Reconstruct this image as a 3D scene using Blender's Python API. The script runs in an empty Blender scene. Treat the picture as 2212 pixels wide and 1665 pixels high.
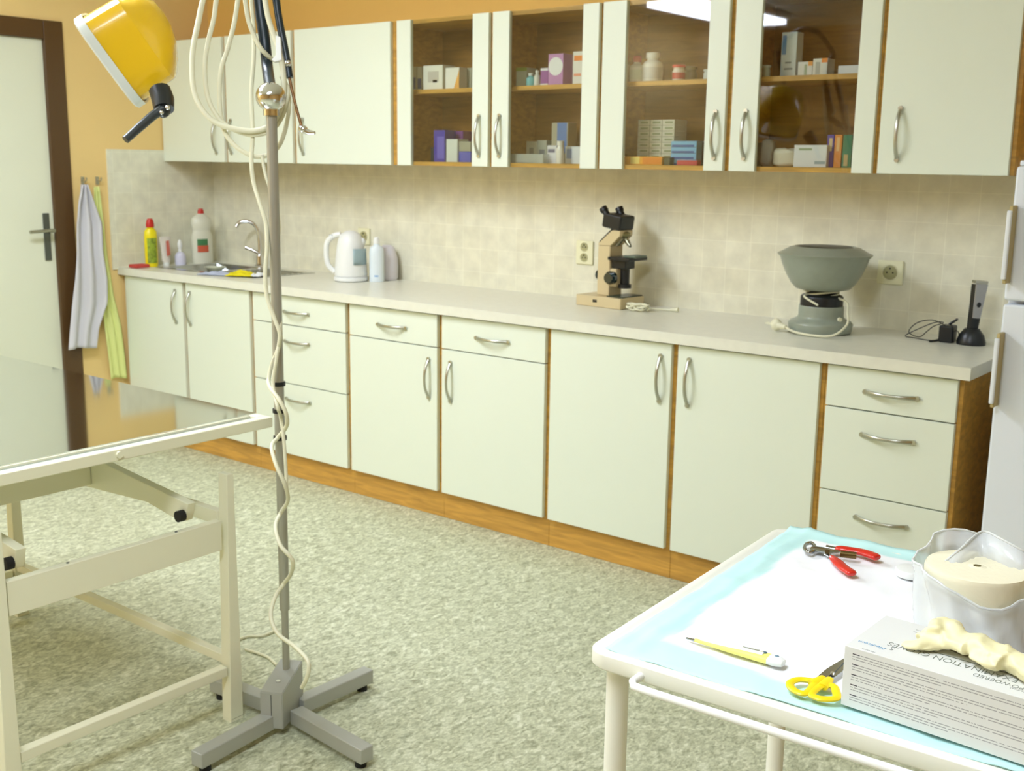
import bpy, bmesh, math, random
from mathutils import Vector, Matrix, noise
random.seed(7)
C = bpy.context.scene.collection
SC = bpy.context.scene
# ---------------------------------------------------------------- camera
CX, CY, CZ = 5.0832, -3.2464, 1.4179
YAW, PITCH, ROLL, FPX = math.radians(38.2417), math.radians(11.2183), math.radians(0.7974), 2436.22
_cy, _sy, _cp, _sp = math.cos(YAW), math.sin(YAW), math.cos(PITCH), math.sin(PITCH)
FWD = Vector((-_sy*_cp, _cy*_cp, -_sp)); _r = Vector((_cy, _sy, 0)); _u = _r.cross(FWD)
RGT = math.cos(ROLL)*_r + math.sin(ROLL)*_u
UPV = -math.sin(ROLL)*_r + math.cos(ROLL)*_u
CAM = Vector((CX, CY, CZ))
cd = bpy.data.cameras.new('camera'); cam = bpy.data.objects.new('camera', cd); C.objects.link(cam)
cam.matrix_world = Matrix(((RGT.x, UPV.x, -FWD.x, CX), (RGT.y, UPV.y, -FWD.y, CY), (RGT.z, UPV.z, -FWD.z, CZ), (0, 0, 0, 1)))
cd.sensor_width = 36; cd.lens = FPX/2212*36; cd.clip_start = .05
cd.dof.use_dof = True; cd.dof.focus_distance = 1.45; cd.dof.aperture_fstop = 13
SC.camera = cam
# ---------------------------------------------------------------- light and exposure
w = bpy.data.worlds.new('world'); SC.world = w; w.use_nodes = True
w.node_tree.nodes['Background'].inputs[0].default_value = (.9, .95, 1, 1)
w.node_tree.nodes['Background'].inputs[1].default_value = .2
SC.view_settings.view_transform = 'Standard'; SC.view_settings.look = 'None'
SC.view_settings.exposure = 0.0; SC.view_settings.gamma = 1; SC.view_settings.use_curve_mapping = False
LAMP_STRENGTH = 24.0
LAMP_COLOR = (.91, .99, 1.14, 1)

def ray(px, py): return FWD + RGT*((px-1106)/FPX) - UPV*((py-832.5)/FPX)
def at(px, py, ax, v):
    d = ray(px, py); t = (v-CAM[ax])/d[ax]; return CAM + d*t
def dp(px, py, d): return CAM + ray(px, py)*d
# ---------------------------------------------------------------- materials
def lin(c): return tuple(((x/255)/12.92 if x/255 <= .04045 else ((x/255+.055)/1.055)**2.4) for x in c)+(1,)
MT = {}
def mat(name, col, rough=.5, metal=0, spec=.5, coat=0, noise_amt=0, noise_scale=20, bump=0, bump_scale=60, emit=None, sss=0, trans=0, stretch=None):
    if name in MT: return MT[name]
    m = bpy.data.materials.new(name); m.use_nodes = True; nt = m.node_tree; b = nt.nodes['Principled BSDF']
    b.inputs['Base Color'].default_value = lin(col); b.inputs['Roughness'].default_value = rough
    b.inputs['Metallic'].default_value = metal; b.inputs['Specular IOR Level'].default_value = spec
    b.inputs['Coat Weight'].default_value = coat
    if sss: b.inputs['Subsurface Weight'].default_value = sss; b.inputs['Subsurface Radius'].default_value = (.01, .01, .008)
    if trans: b.inputs['Transmission Weight'].default_value = trans
    if emit: b.inputs['Emission Color'].default_value = emit[0]; b.inputs['Emission Strength'].default_value = emit[1]
    if noise_amt or bump:
        tc = nt.nodes.new('ShaderNodeTexCoord'); mp = nt.nodes.new('ShaderNodeMapping'); nt.links.new(tc.outputs['Object'], mp.inputs[0])
        if stretch: mp.inputs['Scale'].default_value = stretch
    if noise_amt:
        n = nt.nodes.new('ShaderNodeTexNoise'); n.inputs['Scale'].default_value = noise_scale; n.inputs['Detail'].default_value = 4
        nt.links.new(mp.outputs[0], n.inputs['Vector'])
        r = nt.nodes.new('ShaderNodeMapRange'); r.inputs['From Min'].default_value = .3; r.inputs['From Max'].default_value = .7
        r.inputs['To Min'].default_value = 1-noise_amt; r.inputs['To Max'].default_value = 1+noise_amt*.6
        mx = nt.nodes.new('ShaderNodeVectorMath'); mx.operation = 'SCALE'; mx.inputs[0].default_value = lin(col)[:3]
        nt.links.new(n.outputs[0], r.inputs[0]); nt.links.new(r.outputs[0], mx.inputs['Scale']); nt.links.new(mx.outputs[0], b.inputs['Base Color'])
    if bump:
        n = nt.nodes.new('ShaderNodeTexNoise'); n.inputs['Scale'].default_value = bump_scale; nt.links.new(mp.outputs[0], n.inputs['Vector'])
        bp = nt.nodes.new('ShaderNodeBump'); bp.inputs['Strength'].default_value = bump; bp.inputs['Distance'].default_value = .002
        nt.links.new(n.outputs[0], bp.inputs['Height']); nt.links.new(bp.outputs[0], b.inputs['Normal'])
    MT[name] = m; return m

def wood_mat(name, col):
    m = bpy.data.materials.new(name); m.use_nodes = True; nt = m.node_tree; b = nt.nodes['Principled BSDF']
    g = nt.nodes.new('ShaderNodeNewGeometry'); mp = nt.nodes.new('ShaderNodeMapping'); mp.inputs['Scale'].default_value = (1.5, 6, 14)
    nt.links.new(g.outputs['Position'], mp.inputs[0])
    n = nt.nodes.new('ShaderNodeTexNoise'); n.inputs['Scale'].default_value = 4; n.inputs['Detail'].default_value = 6; n.inputs['Distortion'].default_value = .6
    cr = nt.nodes.new('ShaderNodeValToRGB'); e = cr.color_ramp.elements
    e[0].position = .3; e[0].color = lin([x*.86 for x in col]); e[1].position = .7; e[1].color = lin([min(255, x*1.06) for x in col])
    nt.links.new(mp.outputs[0], n.inputs['Vector']); nt.links.new(n.outputs[0], cr.inputs[0]); nt.links.new(cr.outputs[0], b.inputs['Base Color'])
    b.inputs['Roughness'].default_value = .42; MT[name] = m; return m
WOOD = wood_mat('beech_laminate', (206, 156, 70))
WOOD_SHADED = wood_mat('beech_shaded_interior', (164, 116, 46))  # same beech darkened, the dimness inside the wall cabinets put into its colour

def tile_mat(name, ax):
    m = bpy.data.materials.new(name); m.use_nodes = True; nt = m.node_tree; b = nt.nodes['Principled BSDF']
    g = nt.nodes.new('ShaderNodeNewGeometry'); sp = nt.nodes.new('ShaderNodeSeparateXYZ'); cb = nt.nodes.new('ShaderNodeCombineXYZ')
    nt.links.new(g.outputs['Position'], sp.inputs[0]); nt.links.new(sp.outputs[ax], cb.inputs[0]); nt.links.new(sp.outputs[2], cb.inputs[1])
    mp = nt.nodes.new('ShaderNodeMapping'); mp.inputs['Location'].default_value = (.02, .062, 0); nt.links.new(cb.outputs[0], mp.inputs[0])
    br = nt.nodes.new('ShaderNodeTexBrick'); br.offset = 0; br.squash = 1
    br.inputs['Scale'].default_value = 1; br.inputs['Brick Width'].default_value = .1; br.inputs['Row Height'].default_value = .1
    br.inputs['Mortar Size'].default_value = .0016; br.inputs['Mortar Smooth'].default_value = .4; br.inputs['Bias'].default_value = 0
    br.inputs['Color1'].default_value = lin((228, 225, 200)); br.inputs['Color2'].default_value = lin((232, 230, 207)); br.inputs['Mortar'].default_value = lin((240, 238, 214))
    nt.links.new(mp.outputs[0], br.inputs[0])
    n = nt.nodes.new('ShaderNodeTexNoise'); n.inputs['Scale'].default_value = 16; n.inputs['Detail'].default_value = 5
    nt.links.new(g.outputs['Position'], n.inputs['Vector'])
    r = nt.nodes.new('ShaderNodeMapRange'); r.inputs[1].default_value = .3; r.inputs[2].default_value = .7; r.inputs[3].default_value = .91; r.inputs[4].default_value = 1.07
    sc = nt.nodes.new('ShaderNodeVectorMath'); sc.operation = 'SCALE'
    nt.links.new(n.outputs[0], r.inputs[0]); nt.links.new(br.outputs[0], sc.inputs[0]); nt.links.new(r.outputs[0], sc.inputs['Scale']); nt.links.new(sc.outputs[0], b.inputs['Base Color'])
    bp = nt.nodes.new('ShaderNodeBump'); bp.inputs['Strength'].default_value = .3; bp.inputs['Distance'].default_value = -.001
    nt.links.new(br.outputs['Fac'], bp.inputs['Height']); nt.links.new(bp.outputs[0], b.inputs['Normal'])
    b.inputs['Roughness'].default_value = .32
    return m

def floor_mat():
    m = bpy.data.materials.new('mottled_vinyl'); m.use_nodes = True; nt = m.node_tree; b = nt.nodes['Principled BSDF']
    g = nt.nodes.new('ShaderNodeNewGeometry')
    n1 = nt.nodes.new('ShaderNodeTexNoise'); n1.inputs['Scale'].default_value = 34; n1.inputs['Detail'].default_value = 3; n1.inputs['Distortion'].default_value = 1.2
    n2 = nt.nodes.new('ShaderNodeTexNoise'); n2.inputs['Scale'].default_value = 95; n2.inputs['Detail'].default_value = 2
    n3 = nt.nodes.new('ShaderNodeTexNoise'); n3.inputs['Scale'].default_value = 6
    mp = nt.nodes.new('ShaderNodeMapping'); mp.inputs['Rotation'].default_value = (0, 0, .7); mp.inputs['Scale'].default_value = (1.5, .9, 1)
    nt.links.new(g.outputs['Position'], mp.inputs[0])
    for n in (n1, n2, n3): nt.links.new(mp.outputs[0], n.inputs['Vector'])
    cr = nt.nodes.new('ShaderNodeValToRGB'); e = cr.color_ramp.elements
    e[0].position = .34; e[0].color = lin((146, 147, 118)); e[1].position = .66; e[1].color = lin((228, 229, 206))
    k = e.new(.45); k.color = lin((178, 181, 150)); k = e.new(.55); k.color = lin((202, 205, 174))
    mx = nt.nodes.new('ShaderNodeMath'); mx.operation = 'MULTIPLY_ADD'; mx.inputs[1].default_value = .35
    ad = nt.nodes.new('ShaderNodeMath'); ad.operation = 'MULTIPLY'; ad.inputs[1].default_value = .65
    nt.links.new(n1.outputs[0], ad.inputs[0]); nt.links.new(n2.outputs[0], mx.inputs[0]); nt.links.new(ad.outputs[0], mx.inputs[2])
    nt.links.new(mx.outputs[0], cr.inputs[0]); nt.links.new(cr.outputs[0], b.inputs['Base Color'])
    b.inputs['Roughness'].default_value = .45; return m

M_CREAM = mat('cream_laminate', (230, 236, 218), .38)
M_WHITE = mat('white_plastic', (238, 240, 236), .35)
M_PAINTW = mat('white_painted_metal', (238, 236, 208), .35)
M_CARTW = mat('white_cart_plastic', (240, 240, 226), .35)
M_CHROME = mat('chrome', (225, 225, 225), .12, 1)
M_NICKEL = mat('satin_nickel', (190, 190, 178), .3, 1)
M_STEEL = mat('stainless_steel', (175, 178, 176), .16, 1)
M_BLACK = mat('black_plastic', (22, 26, 28), .35)
M_DARK = mat('dark_rubber', (20, 20, 20), .7)
M_GREYM = mat('grey_hammered_metal', (178, 180, 172), .4, .25)
M_POLE = mat('dull_steel_pole', (172, 172, 160), .35, .5)
M_CORD = mat('cream_cord', (228, 226, 196), .5)
M_ORANGE = mat('orange_wall_paint', (236, 204, 136), .8, noise_amt=.03, noise_scale=3)
M_ORANGEB = mat('deep_orange_wall_paint', (238, 196, 108), .8, noise_amt=.03, noise_scale=3)
M_FARW = mat('pale_wall_paint', (196, 160, 100), .9)
M_CEIL = mat('white_ceiling_paint', (235, 235, 225), .9)
M_FRIDGE = mat('fridge_white', (236, 242, 250), .3)
M_WORKTOP = mat('marbled_worktop', (230, 229, 212), .3, noise_amt=.035, noise_scale=30)
M_DOOR = mat('pale_green_door_paint', (224, 226, 202), .45)
M_BROWN = mat('dark_brown_frame', (84, 58, 26), .4)
M_LID = mat('grey_enamel', (150, 158, 142), .3, noise_amt=.05, noise_scale=30)
M_BEIGE = mat('beige_enamel', (210, 192, 148), .4)
M_YEL = mat('lamp_yellow', (242, 196, 32), .25, coat=.4)
M_RING = mat('lamp_ring_grey', (222, 228, 222), .3)
M_RED = mat('red_grip', (206, 38, 24), .3, coat=.3)
M_SCY = mat('yellow_plastic', (246, 214, 20), .35)

def glass_mat():
    m = bpy.data.materials.new('cabinet_glass'); m.use_nodes = True; nt = m.node_tree; nt.nodes.remove(nt.nodes['Principled BSDF'])
    o = nt.nodes['Material Output']; t = nt.nodes.new('ShaderNodeBsdfTransparent'); t.inputs[0].default_value = (.93, .95, .92, 1)
    g = nt.nodes.new('ShaderNodeBsdfGlossy'); g.inputs['Roughness'].default_value = .02
    f = nt.nodes.new('ShaderNodeFresnel'); f.inputs[0].default_value = 1.5; mx = nt.nodes.new('ShaderNodeMixShader')
    gg = nt.nodes.new('ShaderNodeNewGeometry'); ml = nt.nodes.new('ShaderNodeMath'); ml.operation = 'SUBTRACT'; ml.inputs[0].default_value = 1; m2 = nt.nodes.new('ShaderNodeMath'); m2.operation = 'MULTIPLY'; m3 = nt.nodes.new('ShaderNodeMath'); m3.operation = 'MULTIPLY'; m3.use_clamp = True; m3.inputs[1].default_value = 1.9; nt.links.new(m2.outputs[0], m3.inputs[0])
    nt.links.new(gg.outputs['Backfacing'], ml.inputs[1]); nt.links.new(ml.outputs[0], m2.inputs[0]); nt.links.new(f.outputs[0], m2.inputs[1])
    nt.links.new(m3.outputs[0], mx.inputs[0]); nt.links.new(t.outputs[0], mx.inputs[1]); nt.links.new(g.outputs[0], mx.inputs[2]); nt.links.new(mx.outputs[0], o.inputs[0])
    return m
M_GLASS = glass_mat()
def film_mat(name, alpha, col, rough=.2):
    m = bpy.data.materials.new(name); m.use_nodes = True; nt = m.node_tree; b = nt.nodes['Principled BSDF']
    b.inputs['Base Color'].default_value = lin(col); b.inputs['Roughness'].default_value = rough; b.inputs['Alpha'].default_value = alpha
    return m
M_FILM = film_mat('clear_plastic_film', .5, (240, 244, 244), .18)
M_CLEAR = film_mat('clear_vial_plastic', .35, (220, 225, 215), .15)
# ---------------------------------------------------------------- mesh helpers
class MB:
    def __init__(s): s.v = []; s.f = []
    def add(s, vs, fs):
        n = len(s.v); s.v += [Vector(v) for v in vs]; s.f += [[i+n for i in f] for f in fs]; return s
    def box(s, x0, x1, y0, y1, z0, z1, bev=0, M=None):
        if x1 < x0: x0, x1 = x1, x0
        if y1 < y0: y0, y1 = y1, y0
        if z1 < z0: z0, z1 = z1, z0
        b = bmesh.new(); bmesh.ops.create_cube(b, size=1)
        for v in b.verts: v.co = Vector(((x0+x1)/2+v.co.x*(x1-x0), (y0+y1)/2+v.co.y*(y1-y0), (z0+z1)/2+v.co.z*(z1-z0)))
        if bev:
            bev = min(bev, .45*min(x1-x0, y1-y0, z1-z0)); bmesh.ops.bevel(b, geom=b.edges[:], offset=bev, segments=2, affect='EDGES', profile=.5)
        if M: bmesh.ops.transform(b, matrix=M, verts=b.verts)
        return s.bm(b)
    def bm(s, b):
        b.verts.index_update(); s.add([v.co.copy() for v in b.verts], [[v.index for v in f.verts] for f in b.faces]); b.free(); return s
    def tube(s, pts, r, seg=10, closed=False, flat=None, cap=True):
        # flat: (axis vector, factor) squashes the section along an axis
        P = [Vector(p) for p in pts]; n = len(P); R = r if isinstance(r, (list, tuple)) else [r]*n
        vs, fs = [], []; up = None
        for i, p in enumerate(P):
            a = P[(i-1) % n] if (closed or i > 0) else P[0]; b = P[(i+1) % n] if (closed or i < n-1) else P[-1]
            t = (b-a); t = t.normalized() if t.length > 1e-9 else Vector((0, 0, 1))
            if up is None: up = t.orthogonal().normalized()
            up = (up - t*up.dot(t)); up = up.normalized() if up.length > 1e-6 else t.orthogonal().normalized()
            sd = t.cross(up)
            for k in range(seg):
                an = 2*math.pi*k/seg; o = (up*math.cos(an)+sd*math.sin(an))*R[i]
                if flat: ax = flat[0]; o = o - ax*o.dot(ax)*(1-flat[1])
                vs.append(p+o)
        m = n if closed else n-1
        for i in range(m):
            j = (i+1) % n
            for k in range(seg): fs.append([i*seg+k, i*seg+(k+1) % seg, j*seg+(k+1) % seg, j*seg+k])
        if not closed and cap: fs += [list(range(seg))[::-1], list(range((n-1)*seg, n*seg))]
        return s.add(vs, fs)
    def cyl(s, a, b, r0, r1=None, seg=24): return s.tube([a, b], [r0, r0 if r1 is None else r1], seg)
    def lathe(s, prof, c=(0, 0, 0), seg=32, sx=1, sy=1, M=None):
        vs, fs = [], []; c = Vector(c)
        for r, z in prof:
            for k in range(seg):
                a = 2*math.pi*k/seg; v = Vector((r*math.cos(a)*sx, r*math.sin(a)*sy, z)); vs.append((M @ v if M else v)+c)
        for i in range(len(prof)-1):
            for k in range(seg): fs.append([i*seg+k, i*seg+(k+1) % seg, (i+1)*seg+(k+1) % seg, (i+1)*seg+k])
        if prof[0][0] > 1e-6: fs.append(list(range(seg))[::-1])
        if prof[-1][0] > 1e-6: fs.append(list(range((len(prof)-1)*seg, len(prof)*seg)))
        return s.add(vs, fs)
    def prism(s, poly, vec, bev=0):
        b = bmesh.new(); vec = Vector(vec); A = [b.verts.new(Vector(p)) for p in poly]; B = [b.verts.new(Vector(p)+vec) for p in poly]; n = len(A)
        b.faces.new(A[::-1]); b.faces.new(B)
        for i in range(n): b.faces.new([A[i], A[(i+1) % n], B[(i+1) % n], B[i]])
        bmesh.ops.recalc_face_normals(b, faces=b.faces)
        if bev: bmesh.ops.bevel(b, geom=b.edges[:], offset=bev, segments=2, affect='EDGES', profile=.5)
        return s.bm(b)
    def ball(s, c, r, sx=1, sy=1, sz=1, seg=20, M=None):
        b = bmesh.new(); bmesh.ops.create_uvsphere(b, u_segments=seg, v_segments=seg//2+2, radius=1)
        for v in b.verts:
            q = Vector((v.co.x*sx, v.co.y*sy, v.co.z*sz))*r; v.co = (M @ q if M else q)+Vector(c)
        return s.bm(b)
def smooth_path(pts, k=6, closed=False):
    P = [Vector(p) for p in pts]; n = len(P); out = []
    rng = range(n if closed else n-1)
    for i in rng:
        g = (lambda j: P[j % n]) if closed else (lambda j: P[max(0, min(n-1, j))])
        a, b, c, d = g(i-1), g(i), g(i+1), g(i+2)
        for q in range(k):
            t = q/k; out.append(.5*((2*b)+(c-a)*t+(2*a-5*b+4*c-d)*t*t+(3*b-a-3*c+d)*t**3))
    if not closed: out.append(P[-1])
    return out
WLOC = {}
def rootloc(o): return WLOC[o.name]
def build(mb, name, m, parent=None, flat=False, ang=50, base=None):
    if parent is not None: off = rootloc(parent)
    elif base is not None: off = Vector(base)
    else:
        xs = [v.x for v in mb.v]; ys = [v.y for v in mb.v]; zs = [v.z for v in mb.v]
        off = Vector(((min(xs)+max(xs))/2, (min(ys)+max(ys))/2, min(zs)))
    me = bpy.data.meshes.new(name); me.from_pydata([v-off for v in mb.v], [], mb.f); me.update()
    b = bmesh.new(); b.from_mesh(me); bmesh.ops.recalc_face_normals(b, faces=b.faces); b.to_mesh(me); b.free()
    ms = m if isinstance(m, list) else [m]
    for q in ms: me.materials.append(q)
    if not flat:
        me.polygons.foreach_set('use_smooth', [True]*len(me.polygons)); me.set_sharp_from_angle(angle=math.radians(ang))
    o = bpy.data.objects.new(name, me); C.objects.link(o)
    if not flat and ang < 90:
        md = o.modifiers.new('normals', 'WEIGHTED_NORMAL'); md.keep_sharp = True; md.weight = 80
    if parent is not None: o.parent = parent
    else: o.location = off
    WLOC[o.name] = off
    return o
def tag(o, label=None, cat=None, group=None, kind=None):
    if label: o['label'] = label
    if cat: o['category'] = cat
    if group: o['group'] = group
    if kind: o['kind'] = kind
    return o
def thing(name, label, cat, loc, group=None):
    o = bpy.data.objects.new(name, None); C.objects.link(o); o.location = loc; o.empty_display_size = .05
    WLOC[o.name] = Vector(loc); return tag(o, label, cat, group)
def struct(mb, name, m, **k): return tag(build(mb, name, m, **k), kind='structure')
def copy_tree(o, parent=None):
    c = o.copy(); C.objects.link(c); c.parent = parent
    WLOC[c.name] = WLOC[o.name]
    for ch in list(o.children): copy_tree(ch, c)
    return c
def B(): return MB()
# ================================================================ ROOM
XR, YF, ZC, YB = 6.6, -6.2, 2.65, .588
struct(B().box(-.1, XR, YF, YB+.1, -.1, 0), 'floor', floor_mat(), flat=True)
struct(B().box(-.1, XR+.1, YB, YB+.12, 0, ZC), 'wall_back', M_ORANGEB, flat=True)
wl = B(); wl.box(-.12, 0, -.30, YB, 0, ZC); wl.box(-.12, 0, -1.24, -.30, 2.0, ZC); wl.box(-.12, 0, YF, -1.24, 0, ZC)
struct(wl, 'wall_left', M_ORANGE, flat=True)
struct(B().box(XR, XR+.12, YF, YB, 0, ZC), 'wall_right', M_FARW, flat=True)
struct(B().box(-.12, XR+.12, YF-.12, YF, 0, ZC), 'wall_front', M_FARW, flat=True)
struct(B().box(-.12, XR+.12, YF, YB, ZC, ZC+.1), 'ceiling', M_CEIL, flat=True)
struct(B().box(.008, 4.9, YB-.008, YB, .86, 1.452), 'trim_1', tile_mat('beige_wall_tiles', 0), flat=True)
struct(B().box(0, .008, -.049, YB-.008, .86, 1.452), 'trim_2', tile_mat('beige_side_tiles', 1), flat=True)
# door in the left wall
door = struct(B().box(-.045, -.008, -1.19, -.341, 0.005, 1.945, .002), 'door_1', M_DOOR)
fr = B(); fr.box(-.11, .014, -.343, -.246, 0, 2.03, .004); fr.box(-.11, .014, -1.29, -1.19, 0, 2.03, .004); fr.box(-.11, .0135, -1.19, -.343, 1.945, 2.03, .004)
tag(build(fr, 'door_frame', M_BROWN, door), 'dark brown frame')
pl = B().box(-.008, .0, -.398, -.366, .925, 1.148, .003); build(pl, 'lock_plate', mat('dark_lock_plate', (96, 100, 92), .4, .6), door)
lv = B(); lv.cyl((-.002, -.382, 1.068), (.045, -.382, 1.068), .009); lv.tube(smooth_path([(.042, -.378, 1.068), (.046, -.41, 1.069), (.045, -.45, 1.067), (.042, -.492, 1.066)]), [.008]*19, 8)
lv.cyl((.042, -.37, 1.068), (.046, -.386, 1.068), .01)
build(lv, 'door_handle', mat('lever_metal', (165, 165, 145), .3, .8), door)
# ceiling luminaires
def luminaire(x, y, sx, sy, label, st):
    t = thing('ceiling_light', label, 'ceiling light', (x, y, ZC-.09), 'fluorescent ceiling lights')
    fb = B(); fb.box(x-sx/2-.03, x+sx/2+.03, y-sy/2-.03, y+sy/2+.03, ZC-.05, ZC, .004)
    build(fb, 'housing', M_WHITE, t)
    build(B().box(x-sx/2, x+sx/2, y-sy/2, y+sy/2, ZC-.09, ZC-.0495, .006), 'diffuser', mat('lit_diffuser_%d' % int(st*10), (255, 255, 255), .5, emit=(LAMP_COLOR, st)), t)
luminaire(1.8, -1.78, .6, 1.3, 'long fluorescent ceiling light above the examination table', LAMP_STRENGTH*1.05)
luminaire(.60, -4.45, .42, 1.5, 'fluorescent ceiling light near the door, mirrored in the glass cabinet doors', LAMP_STRENGTH*1.1)
luminaire(4.1, -3.1, .5, 1.3, 'fluorescent ceiling light above the white instrument trolley', LAMP_STRENGTH*.95)
# ================================================================ HANDLES
def handle_mb(c, axis, n=-1, L=.155, out=.028, r=.0055):
    # bow handle centred on c, along axis 'x' or 'z', bulging towards -y
    pts = []
    for i in range(17):
        t = -1+2*i/16; o = out*(1-abs(t)**2.4); d = t*L/2
        pts.append(Vector(c)+Vector((d if axis == 'x' else 0, n*o, d if axis == 'z' else 0)))
    wd = Vector((0, 1, 0)); b = B(); b.tube(pts, [r*(1.0+.25*abs(-1+2*i/16)) for i in range(17)], 10, flat=(wd, .7))
    for e in (0, -1): b.cyl(pts[e]+Vector((0, .004, 0)), pts[e]+Vector((0, -.008, 0)), .0075, seg=12)
    return b
# ================================================================ BASE CABINETS
L = [0.016, .517, 1.016, 1.643, 2.160, 2.688, 3.213, 3.734, 4.146]
ZT, ZB = .834, .114
blab = ['leftmost cream base cabinet beside the towels, one door with handle on its right',
        'cream base cabinet under the sink, one door with its handle on the left',
        'cream three-drawer base cabinet behind the lamp stand pole',
        'cream base cabinet below the kettle, one drawer above a door with handle at right',
        'cream base cabinet left of the microscope, one drawer above a door with handle at left',
        'wide single-door cream base cabinet below the microscope',
        'single-door cream base cabinet below the grey centrifuge, handle at its left edge',
        'cream three-drawer base cabinet at the right end beside the fridge']
G = .012
def carc(t, x0, x1, y0, y1, z0, z1, m, inner=None, back=True, top=True):
    b = B(); th = .018
    b.box(x0, x0+th, y0, y1, z0, z1, .001); b.box(x1-th, x1, y0, y1, z0, z1, .001)
    b.box(x0+th, x1-th, y0, y1, z0, z0+.016)
    if top: b.box(x0+th, x1-th, y0, y1, z1-.016, z1)
    else: b.box(x0+th, x1-th, y0, y0+.06, z1-.016, z1)
    build(b, 'carcass', m, t)
    if back: build(B().box(x0+th, x1-th, y1-.006, y1, z0+.016, z1-.016), 'back_panel', inner or m, t)
def base_cab(i):
    x0, x1 = L[i]+.0005, L[i+1]-.0005
    t = thing('base_cabinet', blab[i], 'cabinet', ((x0+x1)/2, .3, 0), 'base cabinets under the worktop')
    carc(t, x0, x1, .019, .575, ZB-.004, ZT-.0005, WOOD, top=i > 1)
    build(B().box(x0, x1, .03, .048, 0.0005, ZB-.005, .001), 'plinth', WOOD, t)
    def front(name, z0, z1, hc, ax):
        d = build(B().box(x0+G, x1-G, 0, .018, z0, z1, .0015), name, M_CREAM, t)
        build(handle_mb((hc[0], 0, hc[1]), ax), 'handle', M_NICKEL, d)
    if i in (2, 7):
        cx = {2: 1.325, 7: 3.946}[i]
        for z0, z1, hz in ((ZB, .436, .370), (.440, .699, .629), (.703, ZT-.006, .760)): front('drawer', z0, z1, (cx, hz), 'x')
    elif i in (3, 4):
        front('drawer', .700, ZT-.006, ({3: 1.903, 4: 2.428}[i], .760), 'x')
        front('door', ZB, .696, ({3: 2.105, 4: 2.22}[i], .572), 'z')
    else:
        front('door', ZB, ZT-.006, ({0: .452, 1: .545+.02, 5: 3.161, 6: 3.270}[i], {0: .71, 1: .71, 5: .708, 6: .708}[i]), 'z')
    return t
for i in range(8): base_cab(i)
# side filler at left wall
tag(build(B().box(0.001, .015, .02, .575, 0, ZT-.001), 'filler_panel', WOOD), 'narrow beech filler strip between left wall and first base cabinet', 'panel')
# ================================================================ WORKTOP with sink cut-out
SX0, SX1, SY0, SY1 = .13, .90, .11, .49
WX1 = 4.17; wt = B()
for a in ((0.001, SX0+.012, -.02, .58), (SX1-.012, WX1, -.02, .58), (SX0+.012, SX1-.012, -.02, SY0+.012), (SX0+.012, SX1-.012, SY1-.012, .58)):
    wt.box(*a, ZT, .87)
wtop = build(wt, 'worktop', M_WORKTOP, flat=True); tag(wtop, 'long pale marbled worktop along the tiled wall over all base cabinets', 'worktop')
# sink
sk = thing('kitchen_sink', 'shallow stainless steel sink with drainer set in the left end of the worktop', 'sink', ((SX0+SX1)/2, .3, .87))
b = B(); z = .8715
def rim(b, x0, x1, y0, y1, X0, X1, Y0, Y1, zi, zo):
    o = [(X0, Y0, zo), (X1, Y0, zo), (X1, Y1, zo), (X0, Y1, zo)]; i = [(x0, y0, zi), (x1, y0, zi), (x1, y1, zi), (x0, y1, zi)]
    b.add(o+i, [[k, (k+1) % 4, 4+(k+1) % 4, 4+k] for k in range(4)])
BX0, BX1 = .17, .52
rim(b, BX0, BX1, SY0+.03, SY1-.03, SX0, .55, SY0, SY1, .873, .8715)
rim(b, BX0+.02, BX1-.02, SY0+.05, SY1-.05, BX0, BX1, SY0+.03, SY1-.03, .80, .873)
b.add([(BX0+.02, SY0+.05, .80), (BX1-.02, SY0+.05, .80), (BX1-.02, SY1-.05, .80), (BX0+.02, SY1-.05, .80)], [[0, 1, 2, 3]])
build(b, 'basin', M_STEEL, sk, flat=True)
b = B(); b.box(.5505, SX1, SY0, SY1, .8705, .8725, .0008)
for k in range(9): b.box(.58, .87, SY0+.04+k*.035, SY0+.05+k*.035, .8725, .8745, .0009)
build(b, 'drainboard', M_STEEL, sk)
build(B().lathe([(.0, .8015), (.022, .8015), (.022, .803), (.0, .8032)], (.345, .3, 0)), 'drain', M_DARK, sk)
# faucet
fc = thing('faucet', 'chrome mixer tap with a curved spout standing behind the sink', 'faucet', (.43, .53, .87))
b = B(); b.lathe([(.026, 0), (.026, .006), (.020, .01), (.018, .05), (.014, .06), (0, .062)], (.43, .535, .8705)); build(b, 'base', M_CHROME, fc)
p = [at(556, 585, 1, .535), at(556, 555, 1, .53), at(553, 525, 1, .525), at(546, 497, 1, .51), at(537, 483, 1, .49), at(528, 480, 1, .46), at(524, 489, 1, .44)]
b = B(); b.tube(smooth_path([Vector((.43, .535, .92)), Vector((.43, .535, 1.0)), Vector((.428, .53, 1.05)), Vector((.415, .515, 1.085)), Vector((.39, .49, 1.10)), Vector((.365, .465, 1.093)), Vector((.352, .452, 1.07))]), .0095, 12); build(b, 'spout', M_CHROME, fc)
b = B(); b.tube([(.43, .53, .935), (.40, .505, .955), (.375, .49, .965)], [.009, .008, .01], 10); build(b, 'lever', M_CHROME, fc)
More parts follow.
